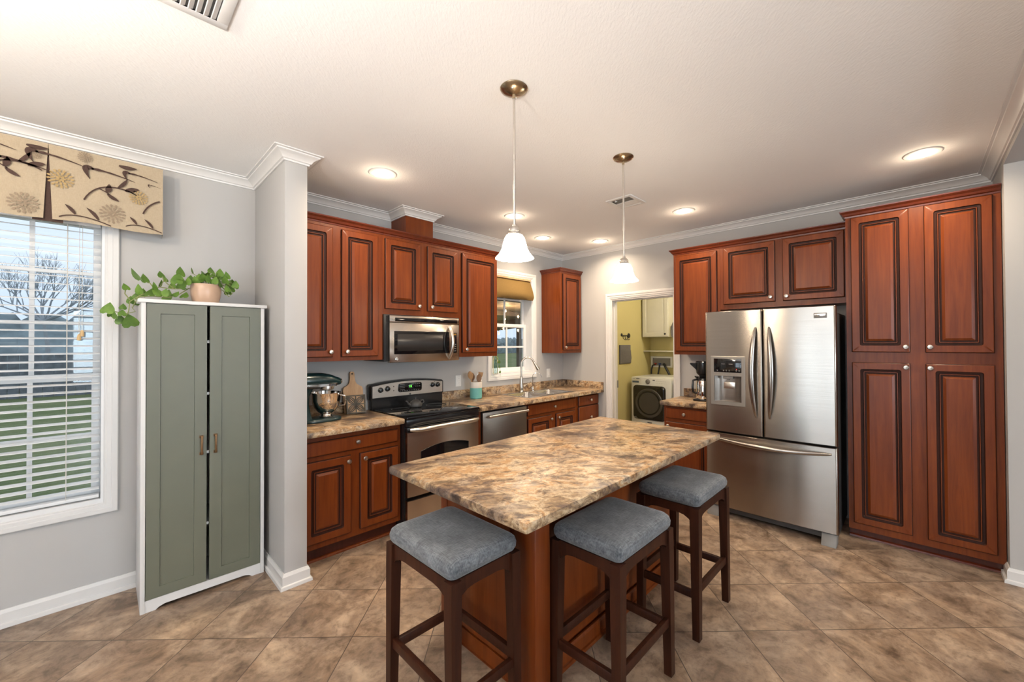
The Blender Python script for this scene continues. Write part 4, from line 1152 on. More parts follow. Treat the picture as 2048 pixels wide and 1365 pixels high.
mb = MB(); mb.box(-.645, -.05, -U1+.02, -U0-.02, .035, .085); mb.build('base_grille', CHAR, t)
for u in (U0+.055, U1-.055):
    mb = MB(); mb.hex([(-.715,-u-.045,0.0),(-.60,-u-.045,0),(-.60,-u+.045,0),(-.715,-u+.045,0),(-.672,-u-.045,.082),(-.60,-u-.045,.082),(-.60,-u+.045,.082),(-.672,-u+.045,.082)], 0, .004); mb.build('foot', GREYP, t)
def fw_(u):
    s = (u-U0)/(U1-U0); return BOW*(1-(2*s-1)**2)
def bar(u_, v0, v1, par, lean):
    mb = MB(); n = 20; ls = []; seg = 12
    for k in range(n+1):
        s = k/n; v = v0+(v1-v0)*s
        out = fw_(u_)+.004+.058*math.sin(PI*s)**.7
        hw = .007+.013*math.sin(PI*s)**.55; th = .006+.006*math.sin(PI*s)
        u = u_ + lean*.022*math.sin(PI*s)
        ls.append([gf.p(u+hw*math.cos(2*PI*j/seg), v, out+th*math.sin(2*PI*j/seg)) for j in range(seg)])
    mb.loops(ls, 0, True, True, True); mb.build('door_handle', NICKELG, par, angle=60)
bar(2.545, .880, 1.612, ld, -1); bar(2.640, .880, 1.612, rd, 1)
mb = MB(); n = 24; ls = []; seg = 12
for k in range(n+1):
    s = k/n; u = 2.215+.815*s; out = fw_(u)+.004+.056*math.sin(PI*s)**.7
    hw = .007+.010*math.sin(PI*s)**.5; th = .006+.006*math.sin(PI*s)
    v = .668-.014*math.sin(PI*s)
    ls.append([gf.p(u, v+hw*math.cos(2*PI*j/seg), out+th*math.sin(2*PI*j/seg)) for j in range(seg)])
mb.loops(ls, 0, True, True, True); mb.build('drawer_handle', NICKELG, fz, angle=60)
# water and ice dispenser
wd = fw_(2.33)-.001
mb = MB(); a, b, c, d = 2.195, 2.465, .957, 1.372
def ringbox(mb, fr, u0, u1, v0, v1, iu0, iu1, iv0, iv1, w0, w1):
    O = [(u0,v0),(u1,v0),(u1,v1),(u0,v1)]; I = [(iu0,iv0),(iu1,iv0),(iu1,iv1),(iu0,iv1)]
    mb.loops([[fr.p(*p, w0) for p in O], [fr.p(*p, w1-.002) for p in O], [fr.p(p[0]+(.002 if p[0]==u0 else -.002), p[1]+(.002 if p[1]==v0 else -.002), w1) for p in O],
              [fr.p(*p, w1) for p in I], [fr.p(*p, w0) for p in I]])
ringbox(mb, gf, a, b, c, d, a+.028, b-.028, c+.032, 1.205, wd-.004, wd+.010)
ds = mb.build('dispenser_frame', simple('satin_silver_plastic', (0.27,.245,.22), .4, .5), ld, angle=30)
mb = MB(); mb.fbox(gf, a+.026, b-.026, 1.236, 1.352, wd+.008, wd+.0115, 0, .001); mb.build('display', BLACKG, ds)
mb = MB(); g0 = wd+.0118
for k, u in enumerate((2.225+.025, 2.300, 2.322, 2.345, 2.400, 2.422)):
    mb.fbox(gf, u-.004, u+.004, 1.247, 1.251, g0-.001, g0); mb.fbox(gf, u-.006, u+.006, 1.255, 1.257, g0-.001, g0)
for u in (2.285, 2.345): mb.fbox(gf, u-.004, u+.026, 1.305, 1.308, g0-.001, g0)
mb.build('display_print', INK, ds, smooth=False)
mb = MB(); mb.fbox(gf, 2.398, 2.404, 1.260, 1.267, g0-.001, g0); mb.build('filter_light', RED_LED, ds, smooth=False)
# recessed niche with a curved back
mb = MB(); ls = []
for k in range(17):
    q = k/16; u = NI[0]+(NI[1]-NI[0])*q; dep = fw_(u)-.050*(1-(2*q-1)**4)
    ls.append([gf.p(u,NI[2],dep), gf.p(u,NI[3],dep)])
mb.loops(ls, 0, False)
for j in (0, 1): mb.face([l[j] for l in ls])
mb.build('niche', STEELD, ds, angle=40)
mb = MB(); mb.fbox(gf, 2.29, 2.37, 1.180, 1.203, wd-.030, wd-.002, 0, .003); mb.lathe(gf.p(2.33,1.182,wd-.016), [(.010,0),(.008,-.012),(.0,-.012)], 12); mb.build('nozzle', GREYP, ds)
mb = MB(); mb.fbox(gf, 2.285, 2.375, 1.095, 1.150, wd-.046, wd-.036, 0, .003); mb.build('paddle', NICKEL, ds)
w3 = fw_(2.975)
mb = MB(); mb.fbox(gf, 2.932, 3.012, 1.668, 1.706, w3-.004, w3+.004, 0, .002); bp_ = mb.build('name_badge', GREYP, rd)
mb = MB(); mb.fbox(gf, 2.938, 3.006, 1.681, 1.701, w3+.003, w3+.0055, 0, .001); mb.build('badge_plate', CHROME, bp_)

# pantry
XP = -.402; fp = FB(XP)
t = thing('pantry_cabinet', 'floor-to-ceiling four-door cherry pantry cabinet right of the refrigerator', 'kitchen cabinet', (-.2,-3.49,0))
mb = MB(); mb.box(XP, -.002, -3.876, -3.096, .070, 2.440); mb.build('body', CHERRY, t, smooth=False)
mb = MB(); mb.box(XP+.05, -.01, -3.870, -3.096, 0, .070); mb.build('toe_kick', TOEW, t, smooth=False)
mb = MB(); mb.prism([(XP+.05,-3.870,.0005),(XP+.03,-3.870,.0005),(XP+.032,-3.870,.012),(XP+.05,-3.870,.018)], (0,.774,0)); mb.build('shoe_moulding', CROWNW, t)
for u0, u1, ku in ((3.127,3.449,3.426), (3.524,3.840,3.547)):
    raised_door(fp, u0, u1, 1.413, 2.434, t, kn=(ku,1.452), fw=.048)
    raised_door(fp, u0, u1, .122, 1.335, t, kn=(ku,1.307), fw=.048)
mb = MB(); cab_crown(mb, [(-.002,-3.096),(XP,-3.096),(XP,-3.876)], 2.440); mb.build('crown_moulding', CROWNW, t, angle=20)

# coffee maker on the small counter
t = thing('coffee_maker', 'black drip coffee maker with steel thermal carafe beside the refrigerator', 'coffee maker', (-.24,-1.965,.914))
cx, cy = -.235, -1.962
mb = MB(); mb.box(cx-.085, cx+.13, cy-.10, cy+.075, .9145, .934, 0, .006); mb.build('base', BLACK, t)
mb = MB(); mb.box(cx+.075, cx+.13, cy-.10, cy+.075, .934, 1.30, 0, .008); mb.build('water_tank', BLACK, t)
mb = MB(); mb.lathe((cx,cy,0), [(.0,1.165),(.045,1.165),(.066,1.185),(.074,1.23),(.074,1.295),(.066,1.305),(.0,1.305)], 28); mb.box(cx, cx+.10, cy-.07, cy+.06, 1.20, 1.30, 0, .006); mb.build('brew_head', BLACK, t)
mb = MB(); mb.lathe((cx-.005,cy,0), [(.0,.935),(.070,.935),(.072,.945),(.070,1.09),(.060,1.118),(.0,1.12)], 28); ca = mb.build('carafe', BOWLS, t)
mb = MB(); mb.lathe((cx-.005,cy,0), [(.0,1.150),(.035,1.150),(.058,1.135),(.062,1.115),(.0,1.112)], 24); mb.hex([(cx-.02,cy+.055,1.125),(cx+.02,cy+.055,1.125),(cx+.01,cy+.085,1.145),(cx-.01,cy+.085,1.145),(cx-.02,cy+.055,1.15),(cx+.02,cy+.055,1.15),(cx+.01,cy+.085,1.155),(cx-.01,cy+.085,1.155)]); mb.build('lid', BLACK, ca)
mb = MB(); hx = Vector((-.62,.78,0)).normalized(); c0 = Vector((cx-.005,cy,0))
mb.tube([c0+hx*.06+Vector((0,0,1.125)), c0+hx*.10+Vector((0,0,1.115)), c0+hx*.105+Vector((0,0,1.05)), c0+hx*.10+Vector((0,0,1.0)), c0+hx*.07+Vector((0,0,.985))], .011, 8); mb.build('carafe_handle', BLACK, ca)
mb = MB(); mb.hex([(cx-.055,cy+.045,1.215),(cx-.02,cy+.06,1.215),(cx-.05,cy+.115,1.275),(cx-.08,cy+.10,1.275),(cx-.055,cy+.045,1.285),(cx-.02,cy+.06,1.285),(cx-.05,cy+.115,1.288),(cx-.08,cy+.10,1.288)]); mb.build('filter_basket_handle', BLACK, t)
# ================================================================== ISLAND
IX0, IX1, IY0, IY1 = -3.451, -1.665, -2.586, -1.688
t = thing('kitchen_island', 'cherry kitchen island base with panelled end and corner post', 'kitchen island', (-2.46,-2.0,0))
bx0, bx1, by0, by1 = -3.150, -1.700, -2.300, -1.690
mb = MB(); mb.box(bx0+.012, bx1, by0+.012, by1-.012, .0, .872); mb.build('body', CHERRY, t, smooth=False)
mb = MB(); mb.box(bx0, bx0+.0125, by0+.10, by1-.045, .10, .872, 0, .001); mb.build('end_panel', CHERRY, t, smooth=False)
mb = MB(); mb.box(bx0+.012, bx1-.0, by0, by0+.0125, .10, .872, 0, .001); mb.build('back_panel', CHERRY, t, smooth=False)
mb = MB(); mb.box(bx0-.012, bx0+.08, by0-.060, by0+.055, .0005, .8725, 0, .005)
mb.build('corner_post', CHERRY, t)
mb = MB(); mb.box(bx0-.006, bx0+.012, by1-.05, by1, .075, .872, 0, .002); mb.build('end_stile', CHERRY, t)
mb = MB(); BP = [(0,.085),(.008,.085),(.013,.072),(.013,.018),(.022,.016),(.024,.004),(.024,.0005),(0,.0005)]
sweep(mb, [(bx0+.002,by1-.06),(bx0+.002,by0+.055)], [(-d, z) for d, z in BP]); sweep(mb, [(bx0+.08,by0+.001),(bx1,by0+.001)], BP)
mb.build('base_moulding', CHERRY, t, angle=20)
fi = F((0, by1-.012, 0), (-1,0,0), (0,0,1), (0,1,0))
for a, b in ((1.72,2.18),(2.20,2.64),(2.66,3.12)):
    drawer_front(fi, a, b, .715, .84, t, ((a+b)/2,.778)); raised_door(fi, a, b, .13, .69, t, kn=(a+.03,.65), fw=.05)
t = tag((lambda mb: (mb.box(IX0, IX1, IY0, IY1, .874, .914, 0, .012), mb.build('island_countertop', GRANITE))[1])(MB()), 'large marbled tan and brown laminate top of the kitchen island', 'countertop')

# ================================================================== STOOLS
def make_stool(label, loc, rz):
    t = thing('bar_stool', label, 'bar stool', loc, rz, 'stools at the island')
    hw, hd = .220, .163          # half size of the seat
    # cushion: rounded box, saddle-pillowed
    mb = MB(); n = 16; ls = []
    def ring(ins, z, r, dome):
        pts = rrect(-hw+ins, hw-ins, -hd+ins, hd-ins, r, 6)
        out = []
        for x, y in pts:
            out.append(Vector((x, y, z + dome*((x/hw)**2)*.010 - 0)))
        return out
    prof = [(.014,.655,.02,0),(.004,.657,.026,.3),(-.004,.668,.030,.6),(-.006,.684,.032,.8),(-.002,.700,.034,1),(.008,.711,.034,1),(.024,.718,.03,.9),(.05,.722,.028,.7),(.09,.7235,.024,.5),(.13,.724,.02,.3)]
    for ins, z, r, dm in prof: ls.append(ring(ins, z, r, dm))
    mb.loops(ls, 0, True, True, True); mb.build('seat', FABRIC, t, angle=60, local=True)
    lx, ly = .207, .150          # leg centre at the top; splays to the floor
    sx, sy = .215, .152
    L = {}
    for ix in (-1, 1):
        for iy in (-1, 1):
            mb = MB(); a = .0225; b = .0175
            T = Vector((ix*(lx-.0), iy*(ly-.004), .655)); Bm = Vector((ix*sx, iy*sy, 0))
            Mi = T.lerp(Bm, .14)
            def sq(c, h): return [Vector((c.x-h,c.y-h,c.z)), Vector((c.x+h,c.y-h,c.z)), Vector((c.x+h,c.y+h,c.z)), Vector((c.x-h,c.y+h,c.z))]
            mb.loops([sq(Bm,b-.001), sq(Bm+Vector((0,0,.002)),b), sq(Mi,a), sq(T,a)], 0, True, True, True)
            mb.build('leg', STOOLW, t, angle=30, local=True)
    # aprons with arched haunches at the legs
    for iy in (-1, 1):
        mb = MB(); y = iy*(ly-.002); x0 = lx-.019
        p = [(-x0,.655),(-x0,.575),(-x0+.018,.592),(-x0+.05,.606),(-x0+.09,.611),(x0-.09,.611),(x0-.05,.606),(x0-.018,.592),(x0,.575),(x0,.655)]
        mb.prism([(a, y-.010, b) for a, b in p], (0,.020,0)); mb.build('apron', STOOLW, t, angle=30, local=True)
    for ix in (-1, 1):
        mb = MB(); x = ix*(lx-.002); y0 = ly-.022
        p = [(-y0,.655),(-y0,.575),(-y0+.015,.592),(-y0+.04,.606),(-y0+.07,.611),(y0-.07,.611),(y0-.04,.606),(y0-.015,.592),(y0,.575),(y0,.655)]
        mb.prism([(x-.010, a, b) for a, b in p], (.020,0,0)); mb.build('apron', STOOLW, t, angle=30, local=True)
    for iy in (-1, 1):
        mb = MB(); mb.box(-.196, .196, iy*.1505-.010, iy*.1505+.010, .222, .262, 0, .002); mb.build('stretcher', STOOLW, t, local=True)
    for ix in (-1, 1):
        mb = MB(); mb.box(ix*.2125-.010, ix*.2125+.010, -.134, .134, .200, .238, 0, .002); mb.build('stretcher', STOOLW, t, local=True)
    return t
make_stool('grey cushioned bar stool at the near end of the island, nearest the dining corner', (-3.385, -2.098, 0), PI/2)
make_stool('grey cushioned bar stool in the middle, beside the near corner of the island', (-2.825, -2.517, 0), 0)
make_stool('grey cushioned bar stool at the far end of the island, nearest the refrigerator', (-2.096, -2.526, 0), 0)

# ================================================================== WHITE AND SAGE CABINET
CX0, CX1, CYF, CZ = -4.243, -3.651, -.404, 1.746
t = thing('storage_cabinet', 'tall white cabinet with two sage green shaker doors in the dining corner', 'cabinet', ((CX0+CX1)/2,-.21,0))
mb = MB()
mb.box(CX0, CX0+.020, CYF, -.03, .0, CZ-.020, 0, .001); mb.box(CX1-.020, CX1, CYF, -.03, .0, CZ-.020, 0, .001); mb.box(CX0+.02, CX1-.02, -.04, -.032, .06, CZ-.02)
mb.build('side_panel', WCAB, t)
mb = MB(); mb.box(CX0-.014, CX1+.012, CYF-.012, -.028, CZ-.020, CZ, 0, .002); mb.build('top', WCAB, t)
mb = MB(); x0, x1 = CX0+.02, CX1-.02; y = CYF+.004
p = [(x0,.066),(x0,.0),(x0+.045,.0),(x0+.060,.012),(x0+.085,.020),(x1-.085,.020),(x1-.060,.012),(x1-.045,.0),(x1,.0),(x1,.066)]
mb.prism([(a,y,b) for a, b in p], (0,.016,0)); mb.build('kick_board', WCAB, t, smooth=False)
for k, z in enumerate((.066,.415,.845,1.20,1.515)):
    mb = MB(); mb.box(CX0+.02, CX1-.02, CYF+.022, -.041, z-.016, z); mb.build('shelf', WCAB, t, smooth=False)
fc = FA(CYF+.019)
def shaker(u0, u1, v0, v1, pu, par):
    mb = MB(); ls = []
    fwid = .058
    for ins, wv in ((0,0),(0,.018),(.001,.019),(fwid,.019),(fwid+.002,.0125)):
        ls.append([fc.p(u0+ins,v0+ins,wv), fc.p(u1-ins,v0+ins,wv), fc.p(u1-ins,v1-ins,wv), fc.p(u0+ins,v1-ins,wv)])
    mb.loops(ls, 0, True, True, True); d = mb.build('door', SAGE, par, angle=20)
    mb = MB()
    for v in (.838,.938): mb.fbox(fc, pu-.007, pu+.007, v-.006, v+.006, .019, .040, 0, .0015); mb.fbox(fc, pu-.010, pu+.010, v-.008, v+.008, .019, .021, 0, .001)
    mb.fbox(fc, pu-.0055, pu+.0055, .835, .941, .034, .044, 0, .002); mb.build('pull', BRASS, d)
shaker(CX0+.0225, -3.9515, .068, CZ-.022, -3.977, t)
shaker(-3.9375, CX1-.0225, .068, CZ-.022, -3.909, t)

# potted pothos
t = thing('potted_plant', 'trailing green pothos in a blush ceramic pot on top of the white cabinet', 'potted plant', (-3.935,-.235,CZ))
px_, py_ = -3.935, -.235
mb = MB(); mb.lathe((px_,py_,CZ+.0005), [(.0,0),(.060,0),(.066,.006),(.076,.05),(.080,.085),(.078,.112),(.074,.124),(.070,.124),(.070,.110),(.0,.108)], 32); pot = mb.build('pot', POT, t)
mb = MB(); mb.lathe((px_,py_,CZ+.0005), [(.0,.1105),(.069,.109)], 20); mb.build('soil', SOIL, pot)
rnd = random.Random(4)
def leaf(mb, c, s, yaw, tilt, roll=0.0):
    R = Matrix.Rotation(yaw,3,'Z') @ Matrix.Rotation(tilt,3,'X') @ Matrix.Rotation(roll,3,'Y')
    out = [(0,-.10),(.18,-.22),(.40,-.12),(.48,.12),(.40,.40),(.22,.68),(0,.95)]
    rim = [Vector((x*s, (y-.3)*s, -abs(x)*.18*s + .05*s*(1-(y-.3)**2))) for x, y in out]
    lft = [Vector((-v.x, v.y, v.z)) for v in rim]
    mid = [Vector((0,(y-.3)*s,.07*s*(1-(y-.3)**2)-.02*s)) for y in (-.10,.0,.2,.4,.6,.8,.95)]
    T = lambda v: Vector(c) + R @ v
    for side in (rim, lft):
        for k in range(6):
            q = [T(mid[k]), T(side[k]), T(side[k+1]), T(mid[k+1])]
            try: mb.face(q)
            except ValueError: pass
LV = [(-4.259,1.886,.075),(-4.222,1.872,.052),(-4.15,1.905,.045),(-4.127,1.884,.030),(-4.063,1.930,.058),(-4.086,1.877,.062),(-4.058,1.858,.066),(-4.008,1.945,.034),(-3.973,1.911,.048),(-3.938,1.928,.050),(-3.915,1.955,.050),(-3.871,1.946,.048),(-3.881,1.928,.045),(-3.836,1.931,.046),(-3.842,1.903,.050),(-3.826,1.868,.055),(-3.793,1.878,.046),(-3.817,1.835,.048),(-4.246,1.806,.056),(-4.181,1.828,.044),(-4.17,1.797,.065),(-4.200,1.790,.055),(-4.12,1.786,.070),(-4.045,1.790,.050),(-4.302,1.815,.040),
      (-3.955,1.905,.055),(-3.90,1.893,.050),(-3.865,1.880,.055),(-3.99,1.885,.052),(-4.01,1.90,.045),(-3.80,1.855,.045),(-3.845,1.915,.04),(-3.775,1.87,.035),(-4.14,1.792,.05),(-4.09,1.79,.045),(-3.93,1.90,.052),(-3.97,1.885,.05),(-3.88,1.90,.05),(-3.86,1.925,.045),(-3.95,1.935,.044),(-3.90,1.935,.04),(-4.03,1.875,.05),(-4.075,1.90,.045),(-3.81,1.89,.045),(-3.83,1.85,.045),(-3.79,1.90,.04),(-4.05,1.84,.045),(-4.10,1.845,.042),(-4.155,1.85,.04),(-4.23,1.79,.045),(-4.26,1.77,.04)]
LV2 = [(-4.372,1.690,.066),(-4.345,1.652,.040),(-4.312,1.705,.036),(-4.316,1.667,.040),(-4.283,1.622,.080),(-4.322,1.630,.052),(-4.281,1.743,.042),(-4.256,1.731,.03),(-4.36,1.662,.036)]
mb = MB(); st = MB()
for i, (x, z, s) in enumerate(LV):
    yy = -.25+rnd.uniform(-.06,.04)
    if z < CZ+.06 and x > CX0: yy = rnd.uniform(-.33,-.22)
    leaf(mb, (x,yy,z), s, rnd.uniform(-1.0,1.0)+(PI if rnd.random()<.4 else 0), rnd.uniform(.75,1.35), rnd.uniform(-.4,.4))
for x, z, s in LV2: leaf(mb, (x,-.27+rnd.uniform(-.03,.03),z), s, rnd.uniform(-.7,.7)+(PI if rnd.random()<.5 else 0), rnd.uniform(.9,1.4), rnd.uniform(-.5,.5))
mb.build('foliage', LEAF, t, angle=60)
for i, (x, z, s) in enumerate(LV):
    if x > -4.03 and z > CZ+.07:
        a0 = Vector((px_+(x-px_)*.35, py_+rnd.uniform(-.03,.03), CZ+.108)); e_ = Vector((x,-.25,z-.01))
        m_ = a0.lerp(e_,.5)+Vector((0,0,.03)); st.tube([a0,m_,e_], .0022, 5)
def vine(pts):
    P_ = [Vector(p) for p in pts]; st.tube(P_, .0028, 6)
vine([(-3.98,-.235,1.855),(-4.03,-.26,1.875),(-4.06,-.27,1.83),(-4.10,-.28,1.825),(-4.16,-.28,1.830),(-4.20,-.28,1.80),(-4.245,-.28,1.772),(-4.285,-.28,1.735),(-4.29,-.28,1.68),(-4.30,-.28,1.65)])
vine([(-3.98,-.22,1.855),(-4.02,-.25,1.84),(-4.07,-.26,1.795),(-4.12,-.27,1.772),(-4.19,-.27,1.775),(-4.25,-.28,1.765),(-4.275,-.28,1.70),(-4.262,-.28,1.68),(-4.30,-.28,1.665),(-4.345,-.28,1.675)])
vine([(-4.18,-.28,1.815),(-4.20,-.27,1.85),(-4.235,-.26,1.872)]); vine([(-4.16,-.28,1.83),(-4.14,-.27,1.87),(-4.145,-.26,1.895)]); vine([(-4.09,-.28,1.825),(-4.13,-.27,1.86),(-4.127,-.26,1.88)])
vine([(-4.285,-.28,1.745),(-4.305,-.27,1.78),(-4.302,-.25,1.80)]); vine([(-3.89,-.23,1.86),(-3.85,-.26,1.84),(-3.82,-.27,1.80),(-3.80,-.27,1.83)])
st.build('vine', VINE, t)

# ================================================================== DINING WINDOW DRESSING
vx0, vx1, vz0, vz1, vy = -5.47, -4.135, 2.172, 2.578, -.128
t = thing('window_valance', 'beige valance embroidered with brown vines and dahlias over the dining window', 'valance', (-4.8,-.06,vz0))
mb = MB(); pl = [(-4.600,.014),(-5.005,.014)]
fv = FA(vy)
# front board cloth with two inverted pleats, sides returning to the wall
def vfront():
    xs = [vx0, -5.01, -5.00, -4.606, -4.594, vx1+.03, vx1]
    top = []; bot = []
    segs = [(vx0, -5.005), (-5.005, -4.600), (-4.600, vx1)]
    for i, (a, b) in enumerate(segs):
        ga = .0 if i == 0 else .0005; gb = .0 if i == 2 else .0005
        ba = 0 if i == 0 else .016; bb = 0 if i == 2 else .016
        sag = .006
        n = 10; L1 = []; L2 = []; L3 = []
        for k in range(n+1):
            s = k/n
            xt = (a+ga)+((b-gb)-(a+ga))*s; xb = (a+ba)+((b-bb)-(a+ba))*s
            yb = -.004-.006*math.sin(PI*s)
            L1.append(Vector((xt, vy, vz1))); L2.append(Vector((xt+(xb-xt)*.25, vy-.002, vz1-.10))); L3.append(Vector((xb, vy+yb, vz0+.006*math.sin(PI*s*2))))
        mb.loops([L1, L2, L3], 0, False)
    # returns
    mb.face([(vx1,vy-.004,vz0),(vx1+.006,-.003,vz0-.004),(vx1-.010,-.003,vz1-.02),(vx1,vy-.002,vz1-.10),(vx1,vy,vz1)])
    mb.face([(vx0,vy,vz0),(vx0,-.003,vz0),(vx0,-.003,vz1),(vx0,vy,vz1)])
    mb.face([(vx0,vy,vz1),(vx1,vy,vz1),(vx1-.010,-.003,vz1-.02),(vx0,-.003,vz1)])
vfront()
for cx in (-4.600, -5.005):   # dark brown pleat insert behind the slit
    mb.face([(cx-.05,vy+.010,vz0-.010),(cx+.05,vy+.010,vz0-.010),(cx+.004,vy+.004,vz1-.07),(cx-.004,vy+.004,vz1-.07)], 1)
    mb.face([(cx-.055,vy+.010,vz0-.012),(cx+.055,vy+.010,vz0-.012),(cx+.055,vy+.012,vz0+.01),(cx-.055,vy+.012,vz0+.01)], 1)
def ribbon(pts, ws, mat, y=None):
    y = vy-.0125 if y is None else y
    n = len(pts); l1 = []; l2 = []
    for i in range(n):
        a = Vector(pts[max(i-1,0)]); b = Vector(pts[min(i+1,n-1)]); d = (b-a); d = d/max(d.length,1e-6); nn = Vector((-d.y,d.x))
        p = Vector(pts[i]); l1.append(Vector((p.x+nn.x*ws[i], y, p.y+nn.y*ws[i]))); l2.append(Vector((p.x-nn.x*ws[i], y, p.y-nn.y*ws[i])))
    mb.loops([l1, l2], mat, False)
def bez(p0, p1, p2, n=10): return [((1-t_)**2*p0[0]+2*t_*(1-t_)*p1[0]+t_*t_*p2[0], (1-t_)**2*p0[1]+2*t_*(1-t_)*p1[1]+t_*t_*p2[1]) for t_ in [k/n for k in range(n+1)]]
def vleaf(x, z, L, w, ang, mat=1, bend=.25):
    d = (math.cos(ang), math.sin(ang)); nn = (-d[1], d[0])
    P_ = [(x+d[0]*L*s+nn[0]*bend*L*s*s, z+d[1]*L*s+nn[1]*bend*L*s*s) for s in [k/8 for k in range(9)]]
    ribbon(P_, [w*math.sin(PI*min(1,.08+.92*k/8))**.8 + .0004 for k in range(9)], mat)
def dahlia(x, z, r, mat):
    for rr, n, off in ((.30,7,0),(.58,11,.2),(.86,16,.1)):
        for k in range(n):
            a = 2*PI*k/n+off
            p0 = (x+r*(rr-.22)*math.cos(a), z+r*(rr-.22)*math.sin(a)); 
            L = r*.30; 
            P_ = [(p0[0]+math.cos(a)*L*s, p0[1]+math.sin(a)*L*s) for s in (0,.25,.5,.75,1)]
            ribbon(P_, [r*.025, r*.07, r*.095, r*.08, r*.015], mat)
def spray(x, z, s=1.0):
    """arching stem with leaves at its tip"""
    ribbon(bez((x,z),(x+.045*s,z+.12*s),(x+.165*s,z+.098*s)), [.0035*s]*11, 1)
    ribbon(bez((x+.165*s,z+.098*s),(x+.19*s,z+.093*s),(x+.215*s,z+.078*s),6), [.003*s]*7, 1)
    vleaf(x+.135*s, z+.103*s, .07*s, .0085*s, .75); vleaf(x+.165*s, z+.093*s, .065*s, .013*s, .45, 1, -.1)
    ribbon(bez((x+.06*s,z+.078*s),(x+.09*s,z+.066*s),(x+.10*s,z+.055*s),6), [.0028*s]*7, 1)
    vleaf(x+.088*s, z+.066*s, .045*s, .013*s, .9, 1, .5); vleaf(x+.092*s, z+.058*s, .058*s, .009*s, -.85)
def hookleaf(x, z, s=1.0):
    """curled leaf hanging from the head of a long tapering stem that trails to the right"""
    ribbon(bez((x+.045*s,z-.002*s),(x-.012*s,z+.022*s),(x+.030*s,z-.062*s)), [.004*s,.008*s,.011*s,.013*s,.014*s,.0135*s,.012*s,.010*s,.007*s,.004*s,.001], 1)
    ribbon(bez((x+.035*s,z-.001*s),(x+.10*s,z+.004*s),(x+.215*s,z-.030*s)), [.004*s,.006*s,.0075*s,.005*s,.0038*s,.005*s,.0038*s,.0032*s,.0028*s,.002*s,.0008], 1)
def sprig(x, z, s=1.0, flip=1):
    ribbon(bez((x,z),(x+.06*s,z+.045*s),(x+.20*s,z-.012*s)), [.003*s]*11, 1)
    vleaf(x+.06*s, z+.025*s, .060*s, .008*s, 2.0); vleaf(x+.15*s, z+.012*s, .075*s, .008*s, 2.0)
for x, z, s in ((-4.468,2.305,1.0), (-4.835,2.345,1.0), (-5.2,2.335,1.0)): spray(x, z, s)
for x, z, s in ((-4.475,2.490,1.0), (-4.680,2.520,1.0), (-4.315,2.508,.72), (-4.80,2.455,1.0), (-5.1,2.50,1.0), (-4.90,2.53,.9), (-5.32,2.47,1.0)): hookleaf(x, z, s)
for x, z in ((-4.675,2.545), (-4.33,2.54), (-5.03,2.545)): vleaf(x, z, .075, .011, -.22)
ribbon(bez((-4.225,2.280),(-4.205,2.345),(-4.150,2.372),8), [.004]*9, 1); hookleaf(-4.205,2.462,.27)
for x, z, s in ((-4.560,2.190,1.0), (-4.30,2.190,.8), (-4.97,2.19,1.0)): sprig(x, z, s)
for x, z, r, m in ((-4.245,2.372,.045,3), (-4.555,2.398,.055,3), (-4.95,2.39,.05,3), (-4.355,2.250,.060,2), (-4.685,2.235,.060,2), (-5.12,2.24,.06,2), (-4.465,2.545,.032,2), (-4.64,2.50,.022,2), (-5.3,2.37,.05,3)): dahlia(x, z, r, m)
mb.build('valance_cloth', [LINEN, BROWNF, TAUPEF, GOLDF], t, smooth=False)
mb = MB(); mb.box(vx0+.004, vx1-.014, vy+.02, -.003, vz1-.03, vz1-.012); mb.build('mounting_board', PALEW, t, smooth=False)

t = thing('window_blind', 'white slatted blind hanging in the dining window', 'window blind', (-4.8,.03,.58))
mb = MB(); bx0_, bx1_ = XL0+.018, XL1-.018
z = .640
while z < 2.19:
    n = 4; tl = .007
    l1 = []; l2 = []
    for k in range(n+1):
        s = k/n; yy = .012+.046*s; zz = z+tl*(s-.5)+.0025*math.sin(PI*s)
        l1.append((yy,zz)); l2.append((yy,zz-.0024))
    P_ = l1+list(reversed(l2))
    mb.prism([(bx0_,a,b) for a, b in P_], (bx1_-bx0_,0,0)); z += .0445
mb.build('slats', VINYL, t, angle=40)
mb = MB(); mb.box(bx0_, bx1_, .008, .062, 2.19, 2.235, 0, .002); mb.build('head_rail', VINYL, t)
mb = MB(); mb.box(bx0_, bx1_, .010, .060, .585, .605, 0, .004); mb.build('bottom_rail', VINYL, t)
for cx in (-4.535, -4.80, -5.06):
    mb = MB()
    for yy in (.0095, .0605): mb.box(cx-.0012, cx+.0012, yy-.0008, yy+.0008, .60, 2.19)
    mb.build('ladder_cord', CORD, t, smooth=False)
for k, (cx, z1) in enumerate(((-4.475,1.575), (-4.487,1.552))):
    mb = MB(); mb.tube([(cx,.004,2.19),(cx-.001,.003,1.8),(cx,.003,z1)], .0012, 5); co = mb.build('pull_cord', CORD, t)
    mb = MB(); mb.lathe((cx,.003,z1-.035), [(.0,.0),(.0085,.0),(.0095,.012),(.0075,.030),(.004,.036),(.0,.036)], 12); mb.build('tassel', TASSEL, co)

